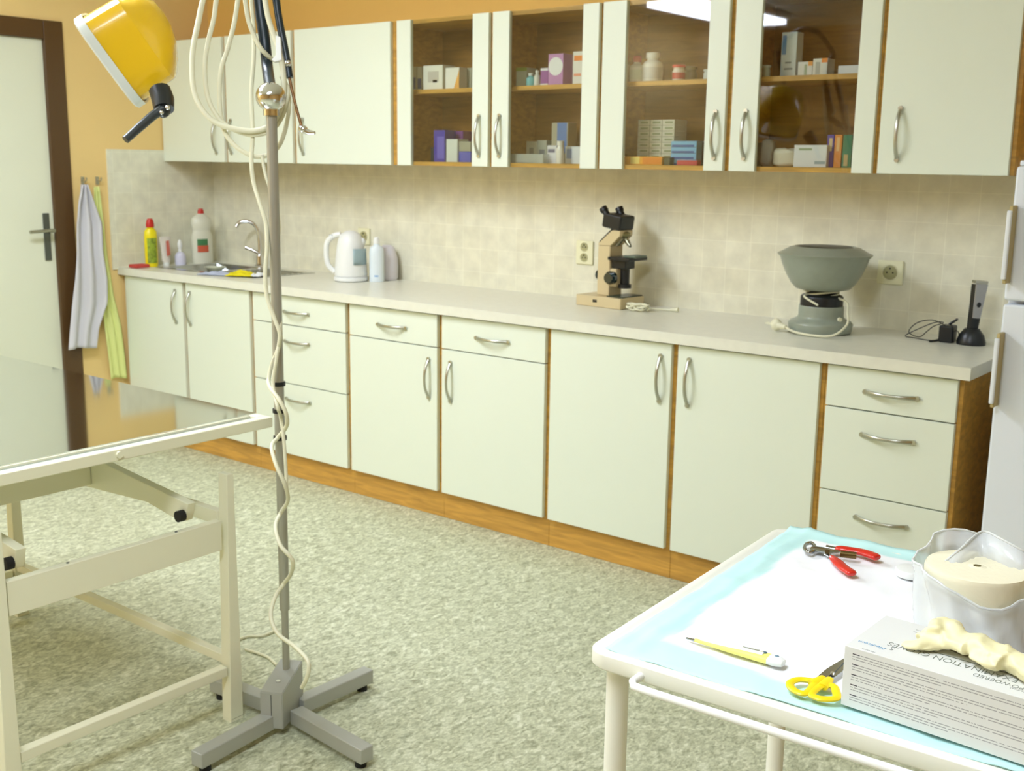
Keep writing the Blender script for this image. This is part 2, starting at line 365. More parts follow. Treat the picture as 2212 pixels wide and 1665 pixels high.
# ================================================================ WALL CABINETS
UY, UZ0, UZ1 = .278, 1.397, 1.985
ulab = ['leftmost cream wall cabinet above the sink, handle at its lower right corner',
        'second cream wall cabinet from the left, behind the hanging cord loops',
        'solid wide cream wall cabinet just left of the glass-fronted ones',
        'glazed wall cabinet furthest left, with white and blue medicine boxes',
        'glazed wall cabinet with the tall purple box on its shelf',
        'glazed wall cabinet with white bottles above a stack of small cartons',
        'rightmost glazed wall cabinet, with purple, orange and green boxes',
        'solid cream wall cabinet at the right end above the fridge side']
U = [0.002]+L[1:-1]+[4.150]
stile = {3: (1.669, 1.747, 2.083, 2.1655), 4: (2.1855, 2.268, 2.612, 2.683), 5: (2.7005, 2.800, 3.133, 3.208), 6: (3.231, 3.327, 3.663, 3.728)}
uh = {0: .445, 1: .562, 2: 1.078, 3: 2.121, 4: 2.226, 5: 3.174, 6: 3.287, 7: 3.808}
for i in range(8):
    x0, x1 = U[i]+.0005, U[i+1]-.0005
    t = thing('wall_cabinet', ulab[i], 'cabinet', ((x0+x1)/2, .43, UZ0), 'cream wall cabinets above the worktop')
    gl = i in stile
    carc(t, x0, x1, UY+.019, YB-.009, UZ0, UZ1, WOOD, inner=WOOD_SHADED)
    if gl:
        build(B().box(x0+.0185, x1-.0185, UY+.045, YB-.0155, 1.691, 1.708, .0008), 'shelf', WOOD, t)
        s = stile[i]
        dl = build(B().box(s[0], s[1], UY, UY+.018, UZ0, UZ1, .0015), 'door_stile', M_CREAM, t)
        dr = build(B().box(s[2], s[3], UY, UY+.018, UZ0, UZ1, .0015), 'door_stile', M_CREAM, t)
        build(B().box(s[1]-.004, s[2]+.004, UY+.006, UY+.011, UZ0+.002, UZ1-.002), 'glass_pane', M_GLASS, t, flat=True)
        d = dr if i in (3, 5) else dl
    else:
        d = build(B().box(x0+(G if i else .004), x1-G, UY, UY+.018, UZ0, UZ1, .0015), 'door', M_CREAM, t)
    build(handle_mb((uh[i], UY, 1.517), 'z'), 'handle', M_NICKEL, d)
# ================================================================ THINGS IN THE GLAZED CABINETS
def col_mat(c, rough=.45): return mat('carton_%02x%02x%02x' % tuple(c), c, rough)
ZS, ZBt = 1.7085, 1.4135
def carton(px0, px1, pyt, zb, y, depth, col, label, parts=(), cat='box', name='medicine_box', group=None, ztop=None, rot=0):
    X0 = at(px0, pyt, 1, y).x; X1 = at(px1, pyt, 1, y).x
    zt = ztop or at((px0+px1)/2, pyt, 1, y).z
    yb = min(y+depth, YB-.018)
    o = build(B().box(X0, X1, y, yb, zb, zt, .0012), name, col_mat(col)); tag(o, label, cat, group)
    for (nm, c, fx0, fx1, fz0, fz1) in parts:      # printed panel wrapped on the front
        W, H = X1-X0, zt-zb
        build(B().box(X0+W*fx0, X0+W*fx1, y-.0006, y+.0005, zb+H*fz0, zb+H*fz1), nm, col_mat(c), o, flat=True)
    return o, X0, X1, zt
def bottle(pxc, hw, pyt, zb, y, body, capc, label, cat='bottle', name='medicine_bottle', neck=.45, capf=.2, lab=None, group=None, ztop=None):
    c0 = at(pxc, pyt, 1, y); r = abs(at(pxc+hw, pyt, 1, y).x-at(pxc-hw, pyt, 1, y).x)/2; zt = ztop or c0.z; H = zt-zb; X = c0.x
    t = thing(name, label, cat, (X, y, zb), group)
    hb = H*(1-capf)
    build(B().lathe([(r*.94, 0), (r, .003), (r, hb*.72), (r*.85, hb*.84), (r*neck, hb*.93), (r*neck, hb)], (X, y, zb)), 'body', col_mat(body, .3), t)
    build(B().lathe([(r*neck*1.25, hb), (r*neck*1.25, H*.985), (r*neck*1.1, H)], (X, y, zb)), 'cap', col_mat(capc, .35), t)
    if lab: build(B().lathe([(r*1.01, hb*.12), (r*1.012, hb*.13), (r*1.012, hb*.6), (r*1.01, hb*.61)], (X, y, zb)), 'label', col_mat(lab, .4), t)
    return t
W_ = (232, 230, 222)
# unit 3
carton(889, 899, 144, ZS, .36, .1, (214, 206, 180), 'slim pale carton with a blue panel, far left end of the upper glass shelf', [('printed_panel', (60, 82, 150), .1, .9, .05, .55)])
carton(901, 911, 144, ZS, .36, .1, (222, 214, 190), 'slim pale carton with blue panel, standing directly left of the square white box', [('printed_panel', (58, 76, 150), .1, .9, .05, .5)])
carton(914, 956, 141, ZS, .35, .08, (240, 238, 226), 'square white box with a faint grey picture on the leftmost upper shelf', [('printed_panel', (206, 200, 190), .25, .8, .3, .75), ('printed_panel', (120, 120, 150), .5, .72, .28, .4)])
o, a, b_, zt = carton(962, 992, 146, ZS, .34, .05, (238, 236, 228), 'white box with an orange edge right of the square white box')
build(B().prism([(a+(b_-a)*.62, .3394, ZS+.001), (b_, .3394, ZS+.001), (b_, .3394, zt-.01)], (0, .0006, 0)), 'printed_panel', col_mat((238, 176, 90)), o, flat=True)
carton(994, 1019, 147, ZS, .40, .1, (182, 182, 160), 'grey carton behind the right stile of the leftmost glazed cabinet')
carton(937, 961, 281, ZBt, .36, .07, (52, 48, 170), 'dark blue box standing on the bottom of the leftmost glazed cabinet', [('printed_panel', (98, 92, 200), .3, .95, .1, .8)])
carton(930, 936, 318, ZBt, .42, .08, (48, 70, 82), 'dark teal slim box behind the left edge of the blue box')
carton(966, 1000, 283, ZBt, .455, .08, (128, 68, 150), 'purple box at the back, showing above the white carton')
carton(964, 988, 300, ZBt, .34, .07, (214, 220, 214), 'plain white upright carton in front of the purple box')
carton(991, 1017, 302, ZBt+.0435, .35, .07, (160, 160, 142), 'grey carton lying on the small blue box beside the white carton', ztop=1.497)
carton(991, 1017, 330, ZBt, .35, .07, (84, 92, 190), 'small blue box under the grey carton', ztop=1.4565)
# unit 4
carton(1115, 1138, 146, ZS, .38, .07, (206, 214, 196), 'pale green topped carton, left on the shelf with the purple box', [('printed_panel', (168, 186, 90), 0, 1, .82, 1)])
bottle(1147, 8, 158, ZS, .37, (120, 196, 200), (222, 226, 222), 'small teal vial between the green and the white vials', name='vial', cat='vial')
bottle(1161, 6, 152, ZS, .37, (226, 226, 216), (236, 236, 230), 'thin white vial left of the small purple carton', name='vial', cat='vial')
carton(1168, 1184, 147, ZS, .37, .06, (152, 84, 160), 'small purple and white carton against the tall purple box', [('printed_panel', (230, 226, 232), 0, 1, .85, 1), ('printed_panel', (232, 228, 232), 0, 1, 0, .12)])
o, a, b_, zt = carton(1185, 1217, 116, ZS, .37, .07, (196, 140, 196), 'tall purple box with a white oval on its front')
build(B().lathe([(0, 0), (.5, 0), (.5, 1), (0, 1)], M=Matrix(((b_-a, 0, 0), (0, 0, -.0007), (0, (zt-ZS)*.62, 0))).to_3x3() if False else Matrix(((b_-a)*.96*Vector((1, 0, 0)), Vector((0, 0, .0007)), Vector((0, (zt-ZS)*.58, 0)))), c=((a+b_)/2, .3694, (ZS+zt)/2+.012)), 'white_oval', col_mat((240, 240, 242)), o, flat=True)
carton(1238, 1264, 111, ZS, .38, .06, (236, 232, 224), 'tall white box with orange print behind the right stile', [('printed_panel', (236, 132, 40), .1, .9, .72, .88), ('printed_panel', (232, 150, 120), .1, .7, .26, .34)])
b = B(); x0, x1 = at(1098, 340, 1, .34).x, at(1180, 340, 1, .34).x
b.box(x0, x1, .32, .42, ZBt, ZBt+.003); b.box(x0, x0+.003, .32, .42, ZBt+.003, ZBt+.035); b.box(x1-.003, x1, .32, .42, ZBt+.003, ZBt+.035); b.box(x0, x1, .32, .323, ZBt+.003, ZBt+.035); b.box(x0, x1, .417, .42, ZBt+.003, ZBt+.035)
tag(build(b, 'plastic_tray', M_CLEAR), 'shallow clear plastic tray on the bottom of the second glazed cabinet', 'tray')
carton(1137, 1160, 305, ZBt, .43, .07, (196, 194, 172), 'grey-beige carton behind the clear tray, nearer the left', [('printed_panel', (150, 150, 140), .3, .7, .4, .7)])
carton(1161, 1181, 303, ZBt, .43, .07, (176, 178, 160), 'grey carton behind the clear tray, beside the small white packs', [('printed_panel', (120, 124, 128), .2, .8, .35, .6)])
carton(1192, 1227, 265, ZBt, .45, .06, (182, 176, 150), 'tall beige carton with a wide blue stripe at the cabinet back', [('printed_panel', (86, 128, 190), .35, .95, .25, 1)])
carton(1182, 1203, 314, ZBt, .36, .05, (222, 222, 226), 'small white pack with dark print left of the orange-capped tube', [('printed_panel', (110, 112, 140), .1, .8, .6, .8)])
bottle(1211, 7, 304, ZBt, .325, (232, 228, 220), (232, 228, 220), 'thin white tube standing on an orange cap', name='medicine_tube', cat='tube', lab=None, neck=.7)
build(B().lathe([(.0115, 0), (.0115, .014), (.010, .0155)], (at(1211, 340, 1, .325).x, .325, ZBt)), 'orange_cap', col_mat((222, 120, 60)), bpy.data.objects['medicine_tube'])
carton(1221, 1253, 316, ZBt, .36, .07, (224, 228, 232), 'white pack with faint blue print behind the right stile', [('printed_panel', (150, 170, 214), .1, .45, .3, .85)])
# unit 5
bottle(1351, 10, 121, ZS, .385, (214, 206, 190), (190, 40, 60), 'white bottle with red cap half hidden behind the left stile', lab=(206, 200, 180))
bottle(1377, 14, 121, ZS, .37, (228, 226, 220), (196, 34, 66), 'white bottle with dark red cap beside the larger white bottle', lab=(214, 220, 206), capf=.24)
bottle(1411, 19, 114, ZS, .38, (236, 234, 228), (236, 234, 230), 'largest white bottle on the shelf, with a white cap', lab=(216, 214, 210), capf=.2, neck=.55)
t = bottle(1467, 12, 140, ZS, .37, (236, 224, 214), (214, 60, 60), 'small white jar with red cap and red band', name='small_jar', cat='jar', lab=(196, 60, 62), neck=.85, capf=.18)
bottle(1493, 12, 144, ZS, .43, (110, 96, 62), (124, 108, 72), 'dim brown jar behind the small red-capped jar', name='small_jar', cat='jar', neck=.8)
bottle(1529, 8, 150, ZS, .38, (226, 230, 226), (226, 230, 226), 'tiny white jar at the right stile of the third glazed cabinet', name='small_jar', cat='jar', neck=.8)
# stack of small cartons 3 x 7
xs = [at(px, 300, 1, .40).x for px in (1377, 1403, 1429, 1455)]
z0 = ZBt; zt = at(1416, 258, 1, .40).z; hh = (zt-z0)/8
proto = None
for k in range(8):
    for c in range(3):
        if proto is None:
            proto = build(B().box(xs[0]+.0005, xs[1]-.0005, .40, .49, z0, z0+hh-.0008, .001), 'small_carton', col_mat((206, 206, 188)))
            build(B().box(xs[0]+.012, xs[1]-.008, .3995, .4003, z0+hh*.3, z0+hh*.65), 'printed_panel', col_mat((138, 150, 118)), proto, flat=True)
            o = proto
        else: o = copy_tree(proto); o.location = proto.location+Vector(((xs[1]-xs[0])*c, .0, hh*k))
        row = ['bottom', 'second from bottom', 'third from bottom', 'fourth from bottom', 'fifth from bottom', 'third from top', 'second from top', 'top'][k]
        tag(o, 'small pale printed carton, %s row, %s column of the stacked cartons' % (row, ['left', 'middle', 'right'][c]), 'box', 'stacked small cartons in the third glazed cabinet')
x0, x1 = at(1449, 330, 1, .36).x, at(1504, 330, 1, .36).x; ztp = at(1478, 304, 1, .36).z; hh = (ztp-ZBt)/4
for k in range(4):
    o = build(B().box(x0, x1, .36, .45, ZBt+hh*k, ZBt+hh*(k+1)-.0008, .001), 'blue_carton', col_mat((120, 184, 226)))
    build(B().box(x0+.004, x1-.01, .3595, .3603, ZBt+hh*k+hh*.02, ZBt+hh*k+hh*.36), 'printed_panel', col_mat((36, 88, 160)), o, flat=True)
    tag(o, 'light blue carton with dark blue stripe, %s of the pile of four' % ['lowest', 'second from below', 'third from below', 'topmost'][k], 'box', 'pile of light blue cartons')
carton(1462, 1506, 346, ZBt, .325, .03, (196, 50, 60), 'flat dark red packet lying in front of the light blue pile')
carton(1348, 1430, 338, ZBt, .325, .06, (240, 168, 34), 'flat orange-yellow box lying in front of the stacked small cartons', [('printed_panel', (246, 220, 120), .18, .42, .1, .95), ('printed_panel', (232, 140, 20), .5, .98, .1, .9)])
carton(1434, 1447, 340, ZBt, .33, .04, (60, 68, 40), 'small dark green box between the orange box and blue pile')
carton(1506, 1520, 307, ZBt, .40, .08, (38, 52, 62), 'dark upright box beside the light blue pile')
# unit 6
bottle(1656, 8, 141, ZS, .37, (196, 206, 190), (216, 220, 214), 'small white vial behind the left stile, rightmost glazed cabinet', name='vial', cat='vial', neck=.9)
carton(1690, 1723, 69, ZS, .38, .05, (226, 232, 234), 'tall narrow white box with a blue side stripe', [('printed_panel', (120, 158, 206), .06, .32, .5, .93), ('printed_panel', (150, 156, 160), .3, .7, .3, .34), ('printed_panel', (150, 156, 160), .25, .8, .16, .2)])
carton(1724, 1756, 133, ZS, .38, .06, (228, 226, 220), 'low white and orange box touching the tall white box', [('printed_panel', (236, 160, 70), .7, 1, .7, 1), ('printed_panel', (170, 180, 150), .45, .62, .1, .8)])
carton(1757, 1788, 126, ZS, .38, .06, (226, 224, 216), 'white box with orange corner, slightly taller, next on the right', [('printed_panel', (238, 140, 40), .6, 1, .75, 1), ('printed_panel', (180, 180, 172), .2, .5, .1, .8)])
carton(1811, 1862, 141, ZS, .38, .08, (232, 236, 244), 'flat white box alone at the right end of the upper shelf')
carton(1630, 1648, 308, ZBt, .40, .07, (66, 84, 72), 'dark green pack behind the left stile, rightmost glazed cabinet')
# crumpled pouch
def pouch(px0, px1, pyt, zb, y, dep, m, name, label, cat, seed):
    X0, X1 = at(px0, pyt, 1, y).x, at(px1, pyt, 1, y).x; zt = at((px0+px1)/2, pyt, 1, y).z; n = 10
    b = bmesh.new(); bmesh.ops.create_uvsphere(b, u_segments=24, v_segments=16, radius=1)
    for v in b.verts:
        q = v.co.copy(); e = lambda s: math.copysign(abs(s)**.55, s)
        p = Vector((e(q.x)*(X1-X0)/2, e(q.y)*dep/2, e(q.z)*(zt-zb)/2)); p += Vector(noise.noise_vector(p*45+Vector((seed, 0, 0))))*.006
        p.z = max(p.z, -(zt-zb)/2); v.co = p+Vector(((X0+X1)/2, y+dep/2, (zt+zb)/2))
    return tag(build(B().bm(b), name, m), label, cat)
pouch(1640, 1668, 302, ZBt, .36, .05, col_mat((168, 166, 160)), 'crumpled_pack', 'greyish crumpled pack left of the pale yellow one', 'pack', 3)
pouch(1666, 1716, 320, ZBt, .335, .06, col_mat((216, 210, 190)), 'crumpled_pack', 'pale yellow-white crumpled pack beside the large white box', 'pack', 9)
carton(1716, 1787, 313, ZBt, .34, .08, (226, 228, 232), 'large white box with grey print in front, beside the purple box', [('printed_panel', (150, 168, 140), .15, .55, .76, .86), ('printed_panel', (150, 168, 176), .65, .97, .14, .28)])
carton(1788, 1803, 291, ZBt, .36, .08, (94, 66, 158), 'narrow upright purple box between white and orange boxes', [('printed_panel', (226, 196, 150), .3, .75, .5, .9)])
carton(1804, 1820, 291, ZBt, .36, .08, (226, 140, 54), 'narrow upright orange box between the purple and green boxes', [('printed_panel', (240, 190, 130), .3, .7, .5, .92)])
carton(1822, 1842, 291, ZBt, .36, .08, (60, 128, 92), 'narrow upright green box at the right stile', [('printed_panel', (200, 172, 120), .2, .65, .05, .4)])
# ================================================================ SOCKETS
def socket(x0, x1, z0, z1, label, double, m):
    t = build(B().box(x0, x1, YB-.0175, YB-.0085, z0, z1, .004), 'wall_socket', m); tag(t, label, 'socket')
    cs = [(z0+z1)/2] if not double else [z0+(z1-z0)*.29, z0+(z1-z0)*.73]
    r = min((x1-x0)*.3, (z1-z0)*(.3 if not double else .17))
    RX = Matrix.Rotation(math.radians(90), 3, 'X')
    for cz in cs:
        build(B().lathe([(r, 0), (r*1.12, .0025), (r*1.2, .0)], c=((x0+x1)/2, YB-.0175, cz), M=RX), 'socket_rim', m, t)
        h = B(); h.lathe([(0, .0003), (r*.98, .0003), (r*.98, .0010), (0, .0010)], c=((x0+x1)/2, YB-.0170, cz), M=RX)
        build(h, 'socket_well', mat('socket_well', (170, 166, 120), .5), t)
        h = B()
        for s in (-1, 1): h.cyl(((x0+x1)/2+s*r*.42, YB-.0178, cz), ((x0+x1)/2+s*r*.42, YB-.0188, cz), .0028, seg=10)
        h.cyl(((x0+x1)/2, YB-.0178, cz+r*.55), ((x0+x1)/2, YB-.022, cz+r*.55), .0026, seg=10)
        build(h, 'contact_hole', M_DARK, t)
M_SOCK = mat('ivory_socket', (236, 234, 196), .35)
socket(2.399, 2.483, 1.009, 1.106, 'ivory double wall socket beside the microscope', True, M_SOCK)
socket(3.664, 3.752, 1.024, 1.106, 'ivory single wall socket right of the grey centrifuge', False, M_SOCK)
socket(1.118, 1.198, 1.018, 1.098, 'ivory wall socket partly hidden behind the kettle', False, M_SOCK)
# ================================================================ COUNTER THINGS
def arc_patch(cx, cy, rx, ry, z0, z1, a_mid, a_half, rot=0, n=12, th=.0012):
    vs = []; fs = []; R = Matrix.Rotation(rot, 3, 'Z')
    for j in range(2):
        for i in range(n+1):
            a = math.radians(a_mid-a_half+2*a_half*i/n)
            for k in (0, 1): p = R @ Vector(((rx+k*th)*math.cos(a), (ry+k*th)*math.sin(a), 0)); vs.append((cx+p.x, cy+p.y, (z0, z1)[j]))
    m = 2*(n+1)
    for i in range(n):
        a = 2*i; fs += [[a, a+2, m+a+2, m+a], [a+1, m+a+1, m+a+3, a+3], [a, a+1, a+3, a+2], [m+a, m+a+2, m+a+3, m+a+1]]
    fs += [[0, m, m+1, 1], [m-2, m-1, 2*m-1, 2*m-2]]
    return B().add(vs, fs)
ZW = .8705
# yellow cleaner bottle
def profile_body(cx, cy, zb, prof, sx, sy, rot=0, seg=28):
    M = Matrix.Rotation(rot, 3, 'Z') @ Matrix.Diagonal((sx, sy, 1)); return B().lathe(prof, (cx, cy, zb), seg, M=M)
t = thing('cleaner_bottle', 'slim yellow cleaner bottle with red cap at the left wall', 'bottle', (.09, .12, ZW))
build(profile_body(.09, .12, ZW, [(.9, 0), (1, .01), (1, .15), (.92, .18), (.5, .195), (.45, .2)], .028, .034), 'body', mat('yellow_bottle', (240, 222, 20), .35), t)
build(profile_body(.09, .12, ZW, [(.62, .198), (.62, .215), (.45, .238), (.3, .242)], .028, .034), 'cap', mat('red_cap', (196, 40, 26), .4), t)
build(arc_patch(.09, .12, .0282, .0342, ZW+.02, ZW+.145, -20, 42), 'label', mat('green_label', (150, 172, 50), .5, noise_amt=.5, noise_scale=60), t)
# cream tube
t = thing('cream_tube', 'white squeeze tube with red print standing on its cap', 'tube', (.09, .205, ZW))
pr = B(); n = 20; vs = []; fs = []
for k, (w_, d_, zz) in enumerate([(.020, .017, .018), (.024, .016, .03), (.029, .010, .09), (.034, .002, .148)]):
    for i in range(n): a = 2*math.pi*i/n; vs.append((.09+math.cos(a)*d_, .205+math.sin(a)*w_, ZW+zz))
for k in range(3):
    for i in range(n): fs.append([k*n+i, k*n+(i+1) % n, (k+1)*n+(i+1) % n, (k+1)*n+i])
fs += [list(range(n))[::-1], list(range(3*n, 4*n))]; pr.add(vs, fs)
build(pr, 'body', mat('tube_white', (232, 226, 214), .4), t)
build(B().lathe([(.015, 0), (.016, .018)], (.09, .205, ZW)), 'cap', M_WHITE, t)
build(B().prism([(.1125, .196, ZW+.05), (.1125, .217, ZW+.055), (.098, .221, ZW+.128), (.098, .203, ZW+.125)], (.0012, 0, 0)), 'red_print', mat('red_print', (206, 110, 92), .5), t)
# pump bottle
t = thing('spray_bottle', 'small lilac bottle with a white nozzle between tube and detergent', 'bottle', (.1, .285, ZW))
build(B().lathe([(.026, 0), (.028, .006), (.028, .045), (.02, .06), (.010, .066)], (.1, .285, ZW)), 'body', mat('lilac_plastic', (214, 214, 232), .3), t)
build(B().lathe([(.010, .066), (.010, .078), (.007, .082), (.011, .09), (.012, .108), (.006, .128), (.003, .130)], (.1, .285, ZW)), 'nozzle', M_WHITE, t)
# detergent
t = thing('detergent_bottle', 'large white detergent bottle with red cap and green-red label in the corner', 'bottle', (.09, .43, ZW))
build(profile_body(.09, .43, ZW, [(.95, 0), (1, .012), (.98, .14), (.82, .165), (.86, .18), (.98, .205), (.86, .235), (.4, .252), (.36, .258)], .040, .062), 'body', mat('detergent_body', (226, 226, 206), .3), t)
build(profile_body(.09, .43, ZW, [(.42, .258), (.42, .27), (.28, .284)], .036, .04), 'cap', mat('red_cap', (196, 40, 26), .4), t)
R_ = Matrix.Rotation(-.5, 3, 'Z')
build(arc_patch(.09, .43, .0402, .0622, ZW+.095, ZW+.128, -22, 28), 'green_label', mat('label_green', (70, 130, 80), .5), t)
build(arc_patch(.09, .43, .0402, .0622, ZW+.06, ZW+.0945, -20, 30), 'red_label', mat('label_red', (206, 96, 66), .5), t)
# red sponge
tag(build(B().box(.06, .125, .005, .085, ZW, ZW+.017, .004), 'sponge', mat('red_sponge', (198, 72, 62), .9, bump=.6, bump_scale=120)), 'red scouring sponge on the worktop edge by the left wall', 'sponge')
# cloths on sink front
def cloth(cx, cy, lx, ly, rot, z, m, name, label, h=.02, seed=0):
    n = 16; vs = []; fs = []; R = Matrix.Rotation(rot, 3, 'Z')
    for j in range(n+1):
        for i in range(n+1):
            u, v = i/n-.5, j/n-.5; p = R @ Vector((u*lx, v*ly, 0)); q = noise.noise(Vector((u*5+seed, v*5, seed)))
            vs.append(Vector((cx+p.x, cy+p.y, z+.004+h*max(0, .5+q)*(1-abs(2*u)**4)*(1-abs(2*v)**4))))
    for j in range(n):
        for i in range(n): a = j*(n+1)+i; fs.append([a, a+1, a+n+2, a+n+1])
    o = build(B().add(vs, fs), name, m); md = o.modifiers.new('thick', 'SOLIDIFY'); md.thickness = .004; md.offset = -1 if False else 1
    return tag(o, label, 'cloth')
cloth(.79, .135, .13, .1, .5, .875, mat('yellow_cloth', (230, 214, 20), .9, bump=.4, bump_scale=150), 'dish_cloth', 'bright yellow dish cloth lying on the sink drainer front', .022, 2)
cloth(.655, .085, .16, .07, .35, .872, mat('bluegrey_cloth', (176, 184, 204), .9), 'dish_cloth', 'blue-grey cloth at the sink front left of the yellow cloth', .014, 5)
build_c = B().lathe([(.0, .004), (.03, .004), (.05, .018), (.053, .018), (.032, 0), (0, 0)], (.5, .20, .8735))
tag(build(build_c, 'soap_dish', mat('pale_dish', (206, 212, 190), .4)), 'small pale dish lying in the middle of the sink', 'dish')
cloth(.87, .165, .05, .07, .3, .875, mat('white_cloth', (235, 238, 238), .9), 'dish_cloth', 'small white cloth right of the yellow cloth', .016, 8)
# kettle
t = thing('kettle', 'white electric kettle with a grey-blue water window and loop handle', 'kettle', (1.285, .365, ZW))
kx, ky = 1.285, .365
Mk = Matrix.Rotation(math.radians(38), 3, 'Z')
build(B().lathe([(.07, 0), (.078, .004), (.078, .018), (.07, .022)], (kx, ky, ZW)), 'power_base', M_WHITE, t)
build(B().lathe([(.072, .0225), (.075, .03), (.070, .10), (.062, .16), (.056, .19), (.044, .214), (.02, .228), (.0, .23)], (kx, ky, ZW)), 'body', M_WHITE, t)
hd = [Mk @ Vector(p) for p in [(-.045, 0, .212), (-.075, 0, .205), (-.106, 0, .175), (-.112, 0, .12), (-.103, 0, .07), (-.075, 0, .04)]]
b = B(); b.tube(smooth_path([p+Vector((kx, ky, ZW)) for p in hd]), .0125, 12); build(b, 'handle', M_WHITE, t)
sp = [Mk @ Vector(p)+Vector((kx, ky, ZW)) for p in [(.035, 0, .165), (.055, 0, .182), (.064, 0, .190)]]
b = B(); b.tube(sp, [.026, .018, .011], 14); build(b, 'spout', M_WHITE, t)
d = (Vector((CX, CY, 0))-Vector((kx, ky, 0))).normalized(); aa = math.atan2(d.y, d.x)
vs = []; fs = []; nn = 10
for j, zz in enumerate((.078, .1, .125, .150)):
    for i in range(nn+1): a = aa+.15+1.1*i/nn; rr = .0735-.02*(zz-.06)*1.6+.0012; vs.append((kx+rr*math.cos(a), ky+rr*math.sin(a), ZW+zz))
for j in range(3):
    for i in range(nn): q = j*(nn+1)+i; fs.append([q, q+1, q+nn+2, q+nn+1])
o = build(B().add(vs, fs), 'water_window', mat('blue_grey_window', (158, 180, 182), .25), t); md = o.modifiers.new('thick', 'SOLIDIFY'); md.thickness = .002; md.offset = 1
b = B(); q = Mk @ Vector((-.085, 0, .206)); b.box(-.012, .012, -.008, .008, -.004, .004, .003, M=Matrix.Translation(q+Vector((kx, ky, ZW)))); build(b, 'switch', mat('grey_switch', (170, 178, 184), .4), t)
# pump detergent bottle beside kettle
t = thing('dispenser_bottle', 'pale blue-white plastic bottle standing right of the kettle', 'bottle', (1.385, .43, ZW))
build(profile_body(1.392, .425, ZW, [(.96, 0), (1, .006), (1, .13), (.9, .155), (.45, .165), (.42, .172)], .034, .026, math.radians(38)), 'body', mat('pale_blue_plastic', (226, 236, 240), .35), t)
build(B().lathe([(.015, .172), (.015, .188), (.010, .202), (.0, .205)], (1.392, .425, ZW)), 'cap', M_WHITE, t)
cdx = Vector((.784, .621, 0)); nrm = Vector((.621, -.784, 0)); c0 = Vector((1.392, .425, ZW))+nrm*.0262
b = B(); b.prism([c0+cdx*-.008+Vector((0, 0, .024)), c0+cdx*.010+Vector((0, 0, .024)), c0+cdx*.010+Vector((0, 0, .030)), c0+cdx*-.008+Vector((0, 0, .030))], nrm*.0006); build(b, 'blue_mark', mat('blue_mark', (120, 170, 216), .5), t)
t = thing('jug', 'white rounded jug with a small orange dot behind the pale bottle', 'jug', (1.365, .52, ZW))
build(B().lathe([(.045, 0), (.050, .01), (.051, .06), (.048, .105), (.034, .148), (.02, .16)], (1.365, .52, ZW)), 'body', mat('lilac_white', (222, 218, 224), .35), t)
p = at(829, 577, 1, .478); build(B().ball(p, .0055, 1, .6, 1), 'orange_dot', mat('orange_dot', (216, 130, 80), .4), t)
# small bits left of the kettle
b = B(); b.tube(smooth_path([(1.13, .45, ZW+.006), (1.15, .44, ZW+.012), (1.17, .45, ZW+.006), (1.155, .47, ZW+.005), (1.13, .47, ZW+.005), (1.12, .5, ZW+.006)]), .0045, 8); b.box(1.12, 1.15, .475, .5, ZW, ZW+.025, .004)
tag(build(b, 'power_plug', mat('grey_plug', (186, 186, 164), .5)), 'small grey plug and coil of cord left of the kettle', 'plug')
# ---------------- microscope
mx, my = 2.0, 0
t = thing('microscope', 'beige and black laboratory microscope standing on the worktop', 'microscope', (2.68, .42, ZW))
Y0, Y1 = .36, .50
def pp(px, py, y=Y0): q = at(px, py, 1, y); return Vector((q.x, y, q.z))
def plate(pts, y0, y1, bev=.002): return B().prism([pp(a, b_, y0) for a, b_ in pts], (0, y1-y0, 0), bev)
# base follows the photo outline: a low block turned towards the camera
M_ = Matrix.Translation((2.655, .44, ZW)) @ Matrix.Rotation(math.radians(-5), 4, 'Z')
b = B(); b.box(-.105, .115, -.075, .075, 0, .042, .003, M=M_); build(b, 'base', M_BEIGE, t)
b = B(); b.box(.035, .11, -.06, .07, .0425, .046, .001, M=M_); build(b, 'base_inset', mat('dark_green_plate', (40, 58, 46), .3), t)
b = B(); b.box(-.03, .03, -.04, .04, .0425, .235, .004, M=M_); build(b, 'column', M_BEIGE, t)
b = B(); b.prism([M_ @ Vector(p) for p in [(-.03, -.04, .2352), (.03, -.04, .2352), (.076, -.04, .276), (.076, -.04, .296), (.035, -.04, .296), (-.03, -.04, .243)]], M_.to_3x3() @ Vector((0, .08, 0)), .003); build(b, 'arm', M_BEIGE, t)
b = B(); b.prism([M_ @ Vector(p) for p in [(-.034, -.030, .244), (-.030, -.030, .252), (.026, -.030, .300), (.030, -.030, .292)]], M_.to_3x3() @ Vector((0, .064, 0))); build(b, 'arm_slot_cover', M_BLACK, t)
